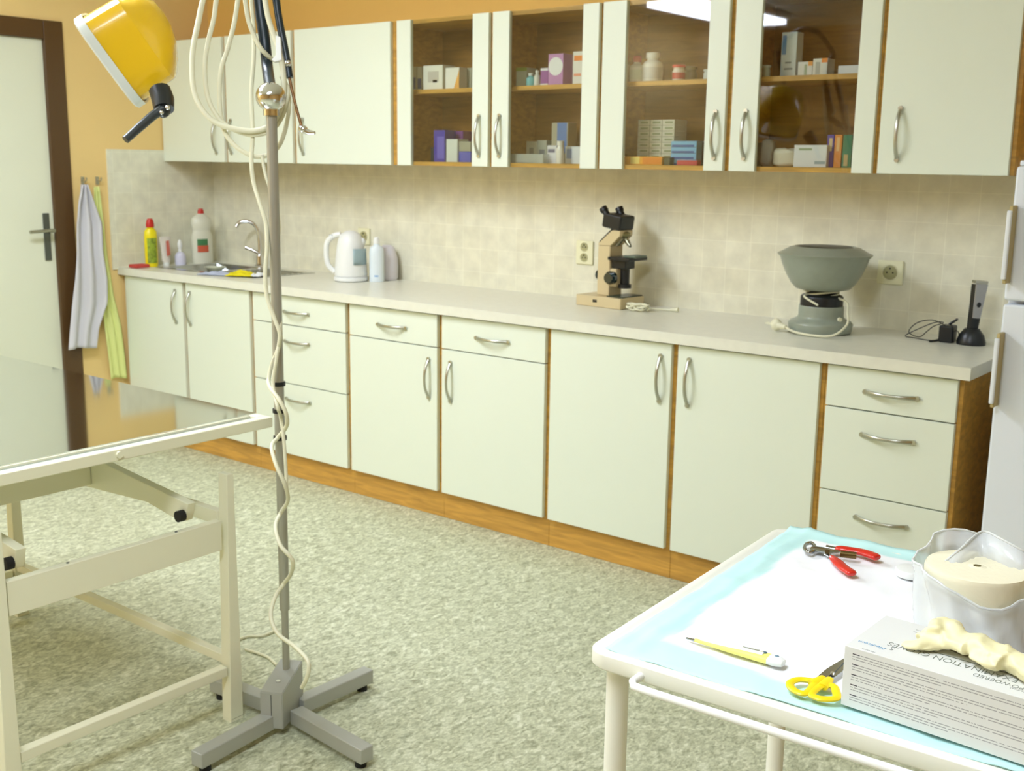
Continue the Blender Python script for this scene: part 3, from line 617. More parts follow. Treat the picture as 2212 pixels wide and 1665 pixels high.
# head: black body with two eyepieces
b = B(); b.tube([M_ @ Vector((.045, 0, .2965)), M_ @ Vector((.045, 0, .306))], .032, 20)
b.box(-.045, .045, -.045, .045, -.028, .028, .008, M=M_ @ Matrix.Translation((.035, 0, .328)) @ Matrix.Rotation(math.radians(8), 4, 'Y')); build(b, 'head', M_BLACK, t)
for s in (-1, 1):
    a_ = M_ @ Vector((.02+.01*s, s*.03, .345)); e_ = M_ @ Vector((-.004+.014*s, s*.032, .378))
    b = B(); b.tube([a_, a_.lerp(e_, .6), a_.lerp(e_, .62), e_], [.013, .013, .016, .016], 16); build(b, 'eyepiece', M_BLACK, t)
b = B(); b.ball(M_ @ Vector((.058, 0, .280)), .03, 1, 1, .5, 16); build(b, 'nosepiece', mat('grey_green_metal', (140, 138, 100), .35, .5), t)
for dx, dy in ((.035, -.01), (-.02, -.02), (.0, .03)):
    s_ = M_ @ Vector((.066, 0, .274)); e_ = s_+(M_.to_3x3() @ Vector((dx*1.1, dy, -.038)))
    b = B(); b.tube([s_, s_.lerp(e_, .6), e_], [.009, .009, .005], 12); build(b, 'objective', mat('lens_barrel', (150, 150, 130), .25, .7), t)
b = B(); b.box(.031, .135, -.055, .06, .183, .196, .002, M=M_); b.box(.031, .1, -.03, .03, .15, .183, .004, M=M_); build(b, 'stage', M_BLACK, t)
b = B(); b.box(.10, .155, -.045, .03, .1965, .204, .002, M=M_); build(b, 'slide_holder', mat('grey_green_plate', (96, 112, 96), .4), t)
b = B(); b.cyl(M_ @ Vector((.075, 0, .09)), M_ @ Vector((.075, 0, .15)), .018); b.cyl(M_ @ Vector((.075, 0, .075)), M_ @ Vector((.075, 0, .09)), .026); build(b, 'condenser', M_BLACK, t)
build(B().box(.0305, .062, -.0395, .0395, .08, .15, .004, M=M_), 'focus_block', M_BEIGE, t)
for s, xx, rr in ((-1, 0.045, .026), (1, 0.0, .022)):
    b = B(); a_ = M_ @ Vector((xx, s*.0405, .115)); e_ = M_ @ Vector((xx, s*.055, .115)); f_ = M_ @ Vector((xx, s*.068, .115)); b.tube([a_, e_], rr, 20); b.tube([e_, f_], rr*.75, 20)
    o = build(b, 'focus_knob', mat('glossy_dark_green', (28, 46, 44), .12, coat=.8), t)
# knob seen left of the column
b = B(); a_ = M_ @ Vector((-.0305, -.005, .118)); e_ = M_ @ Vector((-.052, -.005, .118)); b.tube([a_, a_.lerp(e_, .5), a_.lerp(e_, .55), e_], [.016, .016, .022, .02], 18); build(b, 'focus_knob', MT['glossy_dark_green'], t)
b = B(); b.box(-.02, 0, -.0775, -.0748, .018, .028, .001, M=M_); build(b, 'switch', M_BLACK, t)
# microscope cord coiled beside
b = B(); pts = []
for k in range(46):
    a = k*.62; r = .026+.008*math.sin(k*1.7); pts.append((2.83+r*1.5*math.cos(a), .375+r*.7*math.sin(a), ZW+.0045+.022*abs(math.sin(k*.37))))
pts += [(2.86, .43, ZW+.006), (2.89, .45, ZW+.005), (2.925, .455, ZW+.005)]
b.tube(smooth_path(pts, 3), .0032, 7); b.tube([(2.925, .455, ZW+.007), (2.955, .46, ZW+.009)], [.006, .009], 10)
build(b, 'power_cord', M_CORD, t)
# ---------------- centrifuge
cx, cy = 3.565, .42
t = thing('centrifuge', 'grey bench centrifuge with a wide bowl top and a white cord wrapped round it', 'centrifuge', (cx, cy-.07, ZW))
cy = .35
build(B().lathe([(.098, 0), (.104, .006), (.106, .03), (.100, .038), (.088, .043), (.078, .048), (.074, .056), (.074, .085), (.072, .09), (.0, .09)], (cx, cy, ZW), 48), 'base', M_LID, t)
build(B().lathe([(.070, .0905), (.070, .118), (.066, .124), (.05, .13), (.03, .14)], (cx, cy, ZW), 40), 'motor_collar', M_BLACK, t)
build(B().lathe([(.03, .1405), (.068, .142), (.088, .147), (.104, .163), (.122, .193), (.136, .225), (.144, .250), (.153, .258), (.154, .262), (.144, .266), (.114, .283), (.100, .286), (.098, .284), (.09, .278), (.0, .274)], (cx, cy, ZW), 64), 'bowl', M_LID, t)
build(B().lathe([(.0, .2755), (.085, .2785), (.09, .2835), (.084, .287), (.0, .287)], (cx, cy, ZW), 48), 'lid_opening', mat('dark_lid', (34, 36, 28), .4), t)
b = B(); b.cyl((cx+.085, cy-.05, ZW+.055), (cx+.092, cy-.056, ZW+.055), .007, seg=14); build(b, 'knob', M_CORD, t)
b = B(); pts = []
for k in range(30):
    a = math.radians(-150+k*28); pts.append((cx+.052*math.cos(a)*1.02, cy+.052*math.sin(a), ZW+.1285+.006*math.sin(a*1.3)+k*.0003))
pts = [(cx+.02, cy-.075, ZW+.098), (cx-.03, cy-.073, ZW+.122)]+[(p[0], p[1], p[2]) for p in pts[1:26]]
pts += [(cx+.085, cy-.02, ZW+.115), (cx+.116, cy-.06, ZW+.08), (cx+.128, cy-.09, ZW+.045), (cx+.10, cy-.125, ZW+.012), (cx+.04, cy-.135, ZW+.006), (cx-.03, cy-.13, ZW+.010), (cx-.07, cy-.115, ZW+.02)]
b.tube(smooth_path(pts, 4), .0038, 8); build(b, 'power_cord', M_CORD, t)
b = B(); b.tube([(cx-.07, cy-.115, ZW+.02), (cx-.10, cy-.105, ZW+.022)], [.007, .013], 12); b.ball((cx-.112, cy-.1, ZW+.0235), .019, 1, .9, 1.1)
for s in (-1, 1): b.cyl((cx-.125, cy-.1+s*.007, ZW+.024), (cx-.15, cy-.095+s*.007, ZW+.025), .0025, seg=8)
build(b, 'plug', M_CORD, t)
# ---------------- clipper in charger and charger cable
px_, py_ = 4.02, .44
t = thing('hair_clipper', 'silver and black hair clipper upright in its black charging stand', 'clipper', (4.015, .44, ZW))
q = at(2110, 742, 2, ZW); cxx, cyy = 4.035, .43
build(B().lathe([(.046, 0), (.047, .008), (.04, .03), (.03, .042), (.024, .05)], (cxx, cyy, ZW), 32, .95, .9), 'charging_stand', M_BLACK, t)
R2 = Matrix.Translation((cxx, cyy, ZW+.045)) @ Matrix.Rotation(math.radians(38), 4, 'Z') @ Matrix.Rotation(math.radians(4), 4, 'Y')
b = B(); b.lathe([(.017, 0), (.019, .03), (.021, .09), (.024, .135), (.024, .145)], seg=24, M=None)
for v in b.v: v.y *= .75
b.v = [R2 @ v for v in b.v]; build(b, 'clipper_body', M_BLACK, t)
b = B(); b.prism([(-.013, -.0205, .04), (.012, -.0205, .04), (.019, -.0205, .148), (-.019, -.0205, .148)], (0, .006, 0), .0015); b.v = [R2 @ v for v in b.v]; build(b, 'front_shell', mat('silver_plastic', (168, 168, 168), .25, .5), t)
b = B(); b.ball((0, -.0205, .083), .007, 1, .35, 1.2); b.v = [R2 @ v for v in b.v]; build(b, 'switch', M_BLACK, t)
b = B(); b.box(-.02, .02, -.016, .014, .1485, .158, .001); b.v = [R2 @ v for v in b.v]; build(b, 'blade', M_NICKEL, t)
b = B(); b.box(3.94, 3.985, .40, .45, ZW, ZW+.055, .006); b.cyl((3.945, .415, ZW+.004), (3.925, .37, ZW+.004), .003, seg=8); b.cyl((3.96, .44, ZW+.055), (3.985, .44, ZW+.075), .004, seg=8)
t = thing('mains_adapter', 'black mains adapter with its looped thin black cable beside the clipper', 'adapter', (3.96, .42, ZW))
build(b, 'adapter_body', M_BLACK, t)
b = B(); pts = [(3.96, .40, ZW+.056), (3.92, .395, ZW+.07), (3.87, .40, ZW+.055), (3.84, .42, ZW+.02), (3.865, .45, ZW+.003), (3.90, .42, ZW+.03), (3.925, .40, ZW+.05), (3.945, .43, ZW+.06), (3.91, .46, ZW+.055), (3.86, .47, ZW+.03), (3.82, .45, ZW+.003), (3.86, .42, ZW+.003), (3.93, .41, ZW+.004), (3.99, .415, ZW+.04), (4.0, .42, ZW+.02)]
b.tube(smooth_path(pts, 5), .0016, 6); build(b, 'cable', M_BLACK, t)
# ================================================================ TOWELS AND HOOKS
def hook(y, z, label):
    b = B(); b.box(0, .004, y-.009, y+.009, z-.02, z+.018, .001); b.tube(smooth_path([(.004, y, z+.005), (.022, y, z-.004), (.034, y, z+.004), (.036, y, z+.016)]), .0032, 8)
    return tag(build(b, 'wall_hook', M_NICKEL), label, 'hook')
hook(-.184, 1.30, 'metal wall hook carrying the grey towel'); hook(-.105, 1.30, 'metal wall hook carrying the yellow-green towel')
def towel(name, rows, m, label, x0=.03, folds=3, ph=0, am=.012):
    # rows: (z, y_left, y_right)
    n = 28; vs = []; fs = []; K = 40
    for k in range(K+1):
        s = k/K*(len(rows)-1); i = min(int(s), len(rows)-2); f = s-i; a, c = rows[i], rows[i+1]
        z = a[0]*(1-f)+c[0]*f; yl = a[1]*(1-f)+c[1]*f; yr = a[2]*(1-f)+c[2]*f
        amp = am*(1.3-.5*k/K)
        for j in range(n+1):
            u = j/n; x = x0+amp*math.sin(u*folds*2*math.pi+ph+.6*math.sin(k*.12))+.004*noise.noise(Vector((u*4, z*6, ph)))+.01*(1-k/K)
            vs.append((max(x, .012), yl+(yr-yl)*u, z+.006*math.sin(u*5)*(k/K)))
    for k in range(K):
        for j in range(n): a = k*(n+1)+j; fs.append([a, a+1, a+n+2, a+n+1])
    o = build(B().add(vs, fs), name, m, ang=180); md = o.modifiers.new('thick', 'SOLIDIFY'); md.thickness = .004; md.offset = 0
    return tag(o, label, 'towel')
def tw(pts, X):  # px rows -> z,yl,yr on a plane x = X
    r = []
    for l, q in pts:
        a, c = at(*l, 0, X), at(*q, 0, X); r.append(((a.z+c.z)/2, a.y, c.y))
    return r
towel('hand_towel', tw([((201, 402), (212, 404)), ((200, 480), (224, 482)), ((205, 560), (234, 560)), ((215, 640), (247, 640)), ((225, 700), (262, 705)), ((233, 760), (270, 765)), ((240, 812), (276, 822))], .02), mat('yellowgreen_towel', (226, 232, 150), .95, bump=.5, bump_scale=300), 'pale yellow-green towel hanging next to the tiles', .016, 2.5, 1, .006)
towel('hand_towel', tw([((172, 398), (184, 399)), ((164, 440), (200, 442)), ((161, 480), (216, 484)), ((162, 540), (219, 545)), ((159, 600), (228, 606)), ((155, 655), (229, 655)), ((151, 705), (212, 712)), ((148, 748), (208, 757))], .05), mat('grey_towel', (206, 204, 208), .95, bump=.5, bump_scale=300), 'light grey towel hanging beside the dark door frame', .05, 2.2, .4, .012)
# ================================================================ FRIDGE
fx0, fy = 4.24, -.03
t = thing('fridge', 'white two-door fridge at the right end of the worktop', 'fridge', (4.54, .25, 0))
build(B().box(fx0, 4.84, .015, .57, .03, 1.425, .006), 'body', M_FRIDGE, t)
build(B().box(fx0-.002, 4.842, .008, .575, 1.4255, 1.44, .004), 'top_panel', M_FRIDGE, t)
def fdoor(z0, z1, zc0, zc1):
    d = build(B().box(fx0, 4.84, fy, .0145, z0, z1, .008), 'door', M_FRIDGE, t)
    h = B(); x = fx0+.004
    h.box(x-.002, x+.010, fy-.056, fy-.044, zc0, zc1, .003)
    o = build(h, 'handle', mat('white_handle', (236, 240, 244), .3), d)
    h = B(); h.box(x, x+.010, fy-.0435, fy-.0005, zc0-.012, zc1+.012, .002); build(h, 'handle_stem', mat('beige_shaded_handle', (190, 172, 116), .5), d)  # brownish side of the handle, its shade put into the beige
fdoor(1.068, 1.425, 1.128, 1.31); fdoor(.06, 1.058, .79, .97)
for xx in (4.28, 4.80): build(B().cyl((xx, .05, 0), (xx, .05, .03), .018), 'foot', M_DARK, t)
for xx in (4.28, 4.80): build(B().cyl((xx, .52, 0), (xx, .52, .03), .018), 'foot', M_DARK, t)
# ================================================================ EXAMINATION TABLE
TX0, TX1, TY0, TY1, TZ = 1.5, 2.88, -2.32, -1.43, .775
t = thing('examination_table', 'white framed veterinary examination table with a mirror-like steel top', 'table', (2.2, -1.87, 0))
b = B(); w_ = .027
b.box(TX1-w_, TX1, TY0, TY1, TZ-w_, TZ, .003); b.box(TX0, TX0+w_, TY0, TY1, TZ-w_, TZ, .003)
b.box(TX0+w_, TX1-w_, TY1-w_, TY1, TZ-w_, TZ-.0002, .003); b.box(TX0+w_, TX1-w_, TY0, TY0+w_, TZ-w_, TZ-.0002, .003)
b.cyl((TX1-.004, -1.87, TZ-.012), (TX1+.006, -1.87, TZ-.012), .008, seg=14)
build(b, 'top_frame', M_PAINTW, t)
build(B().box(TX1-w_-.028, TX1-w_-.0005, TY0+w_+.001, TY1-w_-.001, TZ-.016, TZ-.006, .001), 'rim_channel', mat('channel_grey', (150, 160, 150), .35, .5), t)
build(B().box(TX1-w_-.034, TX1-w_-.028, TY0+w_+.001, TY1-w_-.001, TZ-.016, TZ-.001, .001), 'rim_lip', M_PAINTW, t)
M_TOP = mat('table_steel', (226, 230, 228), .06, 1)
build(B().box(TX0+w_, TX1-w_-.0345, TY0+w_+.001, TY1-.004, TZ-.0002, TZ+.0012), 'steel_top', M_TOP, t, flat=True)
LY0, LY1, LX0, LX1 = -2.165, -1.575, 1.81, 2.865
for lx in (LX0, LX1):
    for ly in (LY0, LY1):
        b = B(); s = .0175
        b.prism([(lx-s, ly-.02, 0.008), (lx-s, ly+.02, 0.008), (lx-s, ly+.015, .655), (lx-s, ly-.005, .655)], (2*s, 0, 0), .002); lg = build(b, 'leg', M_PAINTW, t)
        build(B().box(lx-s+.001, lx+s-.001, ly-.019, ly+.019, 0, .0078), 'foot_cap', M_PAINTW, lg)
def rail(x0, x1, y0, y1, z0, z1): build(B().box(x0, x1, y0, y1, z0, z1, .002), 'rail', M_PAINTW, t)
rail(LX1-.012, LX1+.010, LY0+.021, LY1-.021, .463, .540)
rail(LX0-.012, LX0+.012, LY0+.021, LY1-.021, .463, .540)
rail(LX0+.018, LX1-.018, LY1-.012, LY1+.012, .520, .556)
rail(LX0+.018, LX1-.018, LY0-.012, LY0+.012, .520, .556)
rail(LX1-.013, LX1+.013, LY0+.021, LY1-.021, .128, .153)
rail(LX0-.013, LX0+.013, LY0+.021, LY1-.021, .128, .153)
rail(LX0+.018, LX1-.018, LY1-.012, LY1+.012, .150, .174)
b = B()
for yy in (-1.72, -2.0): b.cyl((LX1, yy, .5395), (LX1, yy, .5415), .0035, seg=10)
build(b, 'bolt', mat('bolt_grey', (110, 115, 110), .4, .6), t)
# lifting arms (two) with rollers and cross beam
for yy in (-1.655, -2.09):
    b = B(); b.prism([(2.36, yy-.012, .548), (2.67, yy-.012, .562), (2.80, yy-.012, .541), (2.825, yy-.012, .545), (2.842, yy-.012, .592), (2.70, yy-.012, .607), (2.49, yy-.012, .629), (2.36, yy-.012, .634)], (0, .024, 0), .002); a = build(b, 'lifting_arm', M_PAINTW, t)
    b = B(); b.cyl((2.822, yy-.030, .560), (2.822, yy-.0125, .560), .014); build(b, 'roller', M_DARK, a)
build(B().box(2.385, 2.42, -2.077, -1.668, .560, .632, .002), 'cross_beam', M_PAINTW, t)
for yy in (-1.75, -2.0): build(B().box(2.385, 2.42, yy-.02, yy+.02, .6325, TZ-.0015, .001), 'hinge_post', M_PAINTW, t)
# ================================================================ LAMP ON STAND
SXc, SYc = 2.995, -1.502; PX, PY = 2.976, -1.488
t = thing('floor_lamp', 'yellow surgical lamp on a steel pole stand with cream cord wound round it', 'lamp', (SXc, SYc, 0))
ang = math.radians(2)
ends = [(3.02, -1.80), (3.31, -1.53), (3.005, -1.225), (2.725, -1.525)]
for k, (ex, ey) in enumerate(ends):
    d = Vector((ex-SXc, ey-SYc, 0)); l = d.length; d.normalize(); n_ = Vector((-d.y, d.x, 0)); s = Vector((SXc, SYc, 0))+d*.035; e = Vector((SXc, SYc, 0))+d*l
    w2 = .019
    b = B(); b.prism([s-n_*w2+Vector((0, 0, .018)), s+n_*w2+Vector((0, 0, .018)), s+n_*w2+Vector((0, 0, .056)), s-n_*w2+Vector((0, 0, .056))], d*(l-.035), .003)
    lg = build(b, 'leg', M_GREYM, t)
    q = e-d*.025; build(B().cyl((q.x, q.y, 0), (q.x, q.y, .0178), .014), 'rubber_foot', M_DARK, lg)
A_, B2 = Vector((2.989, -1.586, .022)), Vector((3.043, -1.559, .022)); E_ = Vector((-.055, .115, 0))
b = bmesh.new(); zt0, zt1 = .118, .150
vv = [b.verts.new(p) for p in (A_, B2, B2+E_, A_+E_, Vector((A_.x, A_.y, zt0)), Vector((B2.x, B2.y, zt0)), Vector((B2.x+E_.x, B2.y+E_.y, zt1)), Vector((A_.x+E_.x, A_.y+E_.y, zt1)))]
for f in ([0, 1, 2, 3], [4, 5, 6, 7], [0, 1, 5, 4], [1, 2, 6, 5], [2, 3, 7, 6], [3, 0, 4, 7]): b.faces.new([vv[i] for i in f])
bmesh.ops.recalc_face_normals(b, faces=b.faces); bmesh.ops.bevel(b, geom=b.edges[:], offset=.002, segments=2, affect='EDGES')
bx = build(B().bm(b), 'base_box', M_GREYM, t)
s_ = A_.lerp(B2, .5); nn_ = Vector((.45, -.89, 0)).normalized()
build(B().prism([s_+Vector((-.0006, 0, .003)), s_+Vector((.0006, 0, .003)), s_+Vector((.0006, 0, .09)), s_+Vector((-.0006, 0, .09))], nn_*.0012), 'seam', M_DARK, bx, flat=True)
build(B().cyl((3.0, -1.535, .125), (3.0, -1.535, .132), .006, seg=12), 'screw', M_CHROME, bx)
ptop = 1.545
build(B().cyl((PX, PY, .128), (PX, PY, .30), .009).cyl((PX, PY, .30), (PX, PY, .74), .0125).cyl((PX, PY, .74), (PX, PY, ptop), .0128), 'pole', M_POLE, t)
for zz in (.747, .815, .882): build(B().cyl((PX, PY, zz-.005), (PX, PY, zz+.005), .0165, seg=20), 'clamp_ring', M_BLACK, t)
build(B().ball((PX, PY, ptop+.012), .035, 1, 1, .95).cyl((PX, PY, ptop-.03), (PX, PY, ptop), .019), 'ball_joint', M_CHROME, t)
# upper sleeves
b = B(); up_pts = [Vector((PX, PY, ptop+.03)), dp(578, 150, 2.715), dp(572, 90, 2.72), dp(562, 20, 2.72), dp(556, -60, 2.71), dp(548, -140, 2.66)]
b.tube(smooth_path(up_pts), .0135, 14); build(b, 'flexible_sleeve', mat('blue_black_rubber', (28, 44, 52), .35), t)
b = B(); b.tube(smooth_path([dp(590, -60, 2.69), dp(598, 10, 2.69), dp(606, 60, 2.69), dp(618, 120, 2.69), dp(625, 168, 2.69)]), [.009]*25, 12); tr = build(b, 'tension_rod', MT['blue_black_rubber'], t)
b = B(); b.ball(dp(622, 137, 2.68), .008); b.ball(dp(655, 279, 2.69), .011, 1, 1, .8); b.tube([dp(655, 281, 2.69), dp(668, 286, 2.685), dp(680, 287, 2.68)], [.008, .006, .004], 8); build(b, 'hook_end', M_CHROME, tr)
b = B(); b.tube(smooth_path([dp(625, 168, 2.69), dp(632, 200, 2.69), dp(642, 240, 2.69), dp(651, 272, 2.69)]), .0035, 8); build(b, 'wire', mat('brown_wire', (140, 100, 56), .4, .3), tr)
# head
HF = ray(234, 137).normalized(); HR = (RGT-HF*RGT.dot(HF)).normalized(); HU = HR.cross(HF)
def cam_vec(a, b_, c): return (HR*a+HU*b_+HF*c).normalized()
hn = cam_vec(-.84, -.53, .10); he1 = cam_vec(.545, -.838, 0); he1 = (he1-hn*he1.dot(hn)).normalized(); he2 = hn.cross(he1)
if he2.dot(RGT) < 0: he2 = -he2
HC = dp(234, 137, 2.70)+he2*.118*(1 if he2.dot(FWD) > 0 else -1)     # centre of front ring
def sq(n_off, h1, h2, p=5, seg=48, c=None):
    out = []
    for k in range(seg):
        a = 2*math.pi*k/seg; ca, sa = math.cos(a), math.sin(a); r = (abs(ca)**p+abs(sa)**p)**(-1/p)
        out.append((c or HC)+he1*(h1*r*ca)+he2*(h2*r*sa)+hn*n_off)
    return out
def loft(rings, cap0=True, cap1=True):
    b = B(); seg = len(rings[0]); vs = [v for r in rings for v in r]; fs = []
    for i in range(len(rings)-1):
        for k in range(seg): fs.append([i*seg+k, i*seg+(k+1) % seg, (i+1)*seg+(k+1) % seg, (i+1)*seg+k])
    if cap0: fs.append(list(range(seg)))
    if cap1: fs.append(list(range((len(rings)-1)*seg, len(rings)*seg)))
    return b.add(vs, fs)
def sqo(n_off, h1, h2, sh, p): return [v-he1*sh for v in sq(n_off, h1, h2, p)]
head = build(loft([sq(-.001, .116, .116), sq(-.04, .115, .115), sq(-.104, .112, .112, 5), sq(-.113, .106, .106, 4), sqo(-.135, .090, .088, .008, 3), sqo(-.158, .064, .062, .020, 2.5), sqo(-.170, .034, .032, .026, 2.2), sqo(-.173, .0, .0, .028, 2)], True, False), 'lamp_head', M_YEL, t, ang=24)
build(loft([sq(-.012, .1185, .1185), sq(-.012, .124, .124), sq(.008, .124, .124), sq(.012, .119, .119), sq(.010, .11, .11), sq(.0, .108, .108)], False, True), 'front_ring', M_RING, head)
build(loft([sq(.001, .106, .106), sq(.004, .10, .10), sq(.009, .0, .0)], False, False), 'lens', mat('lamp_lens', (225, 230, 228), .05, coat=1), head)
# vents
vb = B()
for k in range(7):
    o_ = HC - hn*.128 + he1*(-.080+k*.0075) - he2*(.055); vb.prism([o_-he2*.022, o_+he2*.022, o_+he2*.022+he1*.0035, o_-he2*.022+he1*.0035], -hn*.006-he2*.002)
build(vb, 'vent_grille', mat('vent_dark', (170, 132, 20), .5), head)
vb = B()
for k in range(4):
    o_ = HC - he2*.1175 - he1*(.085-k*.009) - hn*.03; vb.prism([o_-hn*.01, o_+hn*.012, o_+hn*.012+he1*.004, o_-hn*.01+he1*.004], -he2*.002)
build(vb, 'side_vent', MT['vent_dark'], head)
# handle of head
g0 = dp(352, 198, 2.70); g1 = dp(348, 232, 2.70)
b = B(); b.tube([dp(345, 195, 2.72), dp(352, 215, 2.71), dp(354, 236, 2.70)], [.026, .027, .024], 14); b.ball(dp(352, 238, 2.70), .018); h = build(b, 'handle_mount', M_BLACK, head)
b = B(); b.tube([dp(350, 236, 2.69), dp(330, 250, 2.68), dp(300, 276, 2.66), dp(271, 302, 2.64)], [.012, .011, .0105, .0095], 12); build(b, 'handle_grip', mat('grip_dark', (52, 58, 60), .3), h)
b = B(); b.ball(dp(362, 232, 2.675), .006); b.ball(dp(349, 243, 2.67), .005); build(b, 'screw', M_CHROME, h)
# arm joining head to the sleeves above the frame
b = B(); hp = HC - hn*.125 - he1*.085
b.tube(smooth_path([hp, hp-he1*.05-hn*.01, dp(340, -140, 2.80), dp(420, -230, 2.75), dp(500, -230, 2.70), dp(548, -140, 2.66)]), .011, 12); build(b, 'arm', M_BLACK, t)
# cords: loops hung at the top of the pole
def cord(pts, r=.0052, name='power_cord', d0=2.665, par=None, k=7):
    P = [dp(p[0], p[1], d0+(p[2] if len(p) > 2 else 0)) for p in pts]
    b = B(); b.tube(smooth_path(P, k), r, 9); return build(b, name, M_CORD, par or t)
cord([(560, -70), (470, -60), (442, -10), (428, 50), (418, 100), (415, 150), (419, 195), (434, 232), (462, 262), (500, 277), (545, 283), (582, 272), (604, 240), (613, 200), (611, 150), (600, 100), (580, 40), (568, -30), (560, -70)], .0066)
cord([(560, -70, .01), (490, -50, .01), (470, -10, .01), (462, 40, .01), (450, 90, .01), (443, 140, .01), (447, 200, .01), (462, 240, .01), (490, 272, .01), (540, 291, .01), (585, 282, .01), (610, 250, .01), (622, 205, .01), (620, 185, .01)], .0056)
cord([(565, -60, .02), (522, -50, .02), (514, 0, .02), (506, 50, .02), (492, 105, .02), (478, 150, .02), (474, 210, .02), (482, 275, .02), (505, 312, .02), (540, 335, .02), (572, 337, .02), (600, 318, .02), (616, 280, .02), (624, 230, .02), (620, 190, .02), (608, 165, .02)], .0056)
cord([(560, -60, .03), (530, -40, .03), (534, 30, .03), (548, 75, .03), (566, 108, .03), (590, 130, .06)], .0056)
cord([(545, -60, .04), (543, 0, .04), (548, 60, .04), (548, 130, .04), (543, 200, .04), (546, 290, .02), (543, 345, .01), (548, 395, .01), (560, 435), (574, 480), (577, 530), (573, 590), (577, 640), (592, 685), (605, 722), (601, 752, .03), (588, 785, .07), (580, 820, .07), (584, 838, .03), (602, 862), (618, 893), (619, 920, .03), (600, 945, .075), (587, 965, .03), (597, 1005), (615, 1045), (622, 1080, .04), (605, 1110, .075), (595, 1138, .03), (606, 1178), (632, 1210), (628, 1240, .04), (612, 1262, .075), (594, 1290, .03), (585, 1330, -.01), (600, 1368, -.03), (638, 1398, -.05), (665, 1428, -.08), (664, 1460, -.08), (652, 1485, -.06)], .005)
cord([(566, 335, .01), (573, 375, .01), (588, 420, .01), (600, 462, .01), (602, 505, .02), (596, 545, .05), (590, 580, .05), (593, 640, .05), (606, 700, .04), (598, 770, .02), (590, 830, .03), (600, 880, .0), (606, 900, .04), (614, 960, .04), (620, 1060, .04)], .0042)
cord([(470, -60, .03), (438, -40, .03)], .005) if False else None
b = B(); b.prism([dp(596, 75, 2.655), dp(606, 80, 2.655), dp(609, 130, 2.655), dp(592, 134, 2.655), dp(586, 128, 2.655), dp(595, 120, 2.655)], FWD*.012, .002); build(b, 'cable_tie', M_WHITE, t)
# cord tail on the floor behind the table leg
def fl(px, py, z=.006): q = at(px, py, 2, z); return q
b = B(); b.tube(smooth_path([fl(500, 1392), fl(530, 1373), fl(560, 1374), fl(592, 1362), fl(640, 1368), fl(700, 1350)]) if False else smooth_path([fl(505, 1385), fl(535, 1374), fl(565, 1373), fl(594, 1362)]), .004, 8); b.tube(smooth_path([fl(530, 1402), fl(556, 1410), fl(580, 1420), fl(597, 1436)]), .004, 8)
build(b, 'floor_cord', M_CORD, t)
# ================================================================ TROLLEY
CR = Matrix.Translation((4.312, -2.110, 0)) @ Matrix.Rotation(math.radians(2.6), 4, 'Z')
CW, CD = .70, .636
t = thing('trolley', 'white instrument trolley with a front rail, nearest the camera', 'trolley', (4.66, -1.8, 0))
def rrect(x0, x1, y0, y1, r, z, n=8):
    out = []
    for (cx_, cy_, a0) in ((x1-r, y1-r, 0), (x0+r, y1-r, 90), (x0+r, y0+r, 180), (x1-r, y0+r, 270)):
        for k in range(n+1): a = math.radians(a0+90*k/n); out.append(CR @ Vector((cx_+r*math.cos(a), cy_+r*math.sin(a), z)))
    return out
def ring_loft(rs, cap0=True, cap1=True):
    b = B(); seg = len(rs[0]); vs = [v for r in rs for v in r]; fs = []
    for i in range(len(rs)-1):
        for k in range(seg): fs.append([i*seg+k, i*seg+(k+1) % seg, (i+1)*seg+(k+1) % seg, (i+1)*seg+k])
    if cap0: fs.append(list(range(seg)))
    if cap1: fs.append(list(range((len(rs)-1)*seg, len(rs)*seg)))
    return b.add(vs, fs)
def tray(z, name):
    i_ = .0
    return build(ring_loft([rrect(.004, CW-.004, .004, CD-.004, .028, z-.024), rrect(0, CW, 0, CD, .03, z-.02), rrect(0, CW, 0, CD, .03, z-.003), rrect(.003, CW-.003, .003, CD-.003, .027, z), rrect(.014, CW-.014, .014, CD-.014, .02, z), rrect(.018, CW-.018, .018, CD-.018, .018, z-.003)]), name, M_CARTW, t)
tray(.80, 'top_tray'); tray(.30, 'lower_shelf')
for lx in (.034, CW-.034):
    for ly in (.020, CD-.045):
        p = CR @ Vector((lx, ly+.012, 0)); lg = build(B().cyl((p.x, p.y, .07), (p.x, p.y, .7758), .0148), 'leg', M_CARTW, t)
        build(B().cyl((p.x, p.y-.012, .0325), (p.x, p.y+.012, .0325), .032).box(p.x-.012, p.x+.012, p.y-.018, p.y+.018, .05, .0698, .003), 'caster', M_GREYM, lg)
rp = [CR @ Vector(p) for p in ((.085, .002, .786), (.085, -.02, .786), (.092, -.03, .786), (.12, -.032, .786), (.35, -.032, .786), (.60, -.032, .786), (.618, -.03, .786), (.625, -.02, .786), (.625, .002, .786))]
build(B().tube(rp, .0052, 12), 'front_rail', mat('white_rail', (244, 246, 242), .3), t)
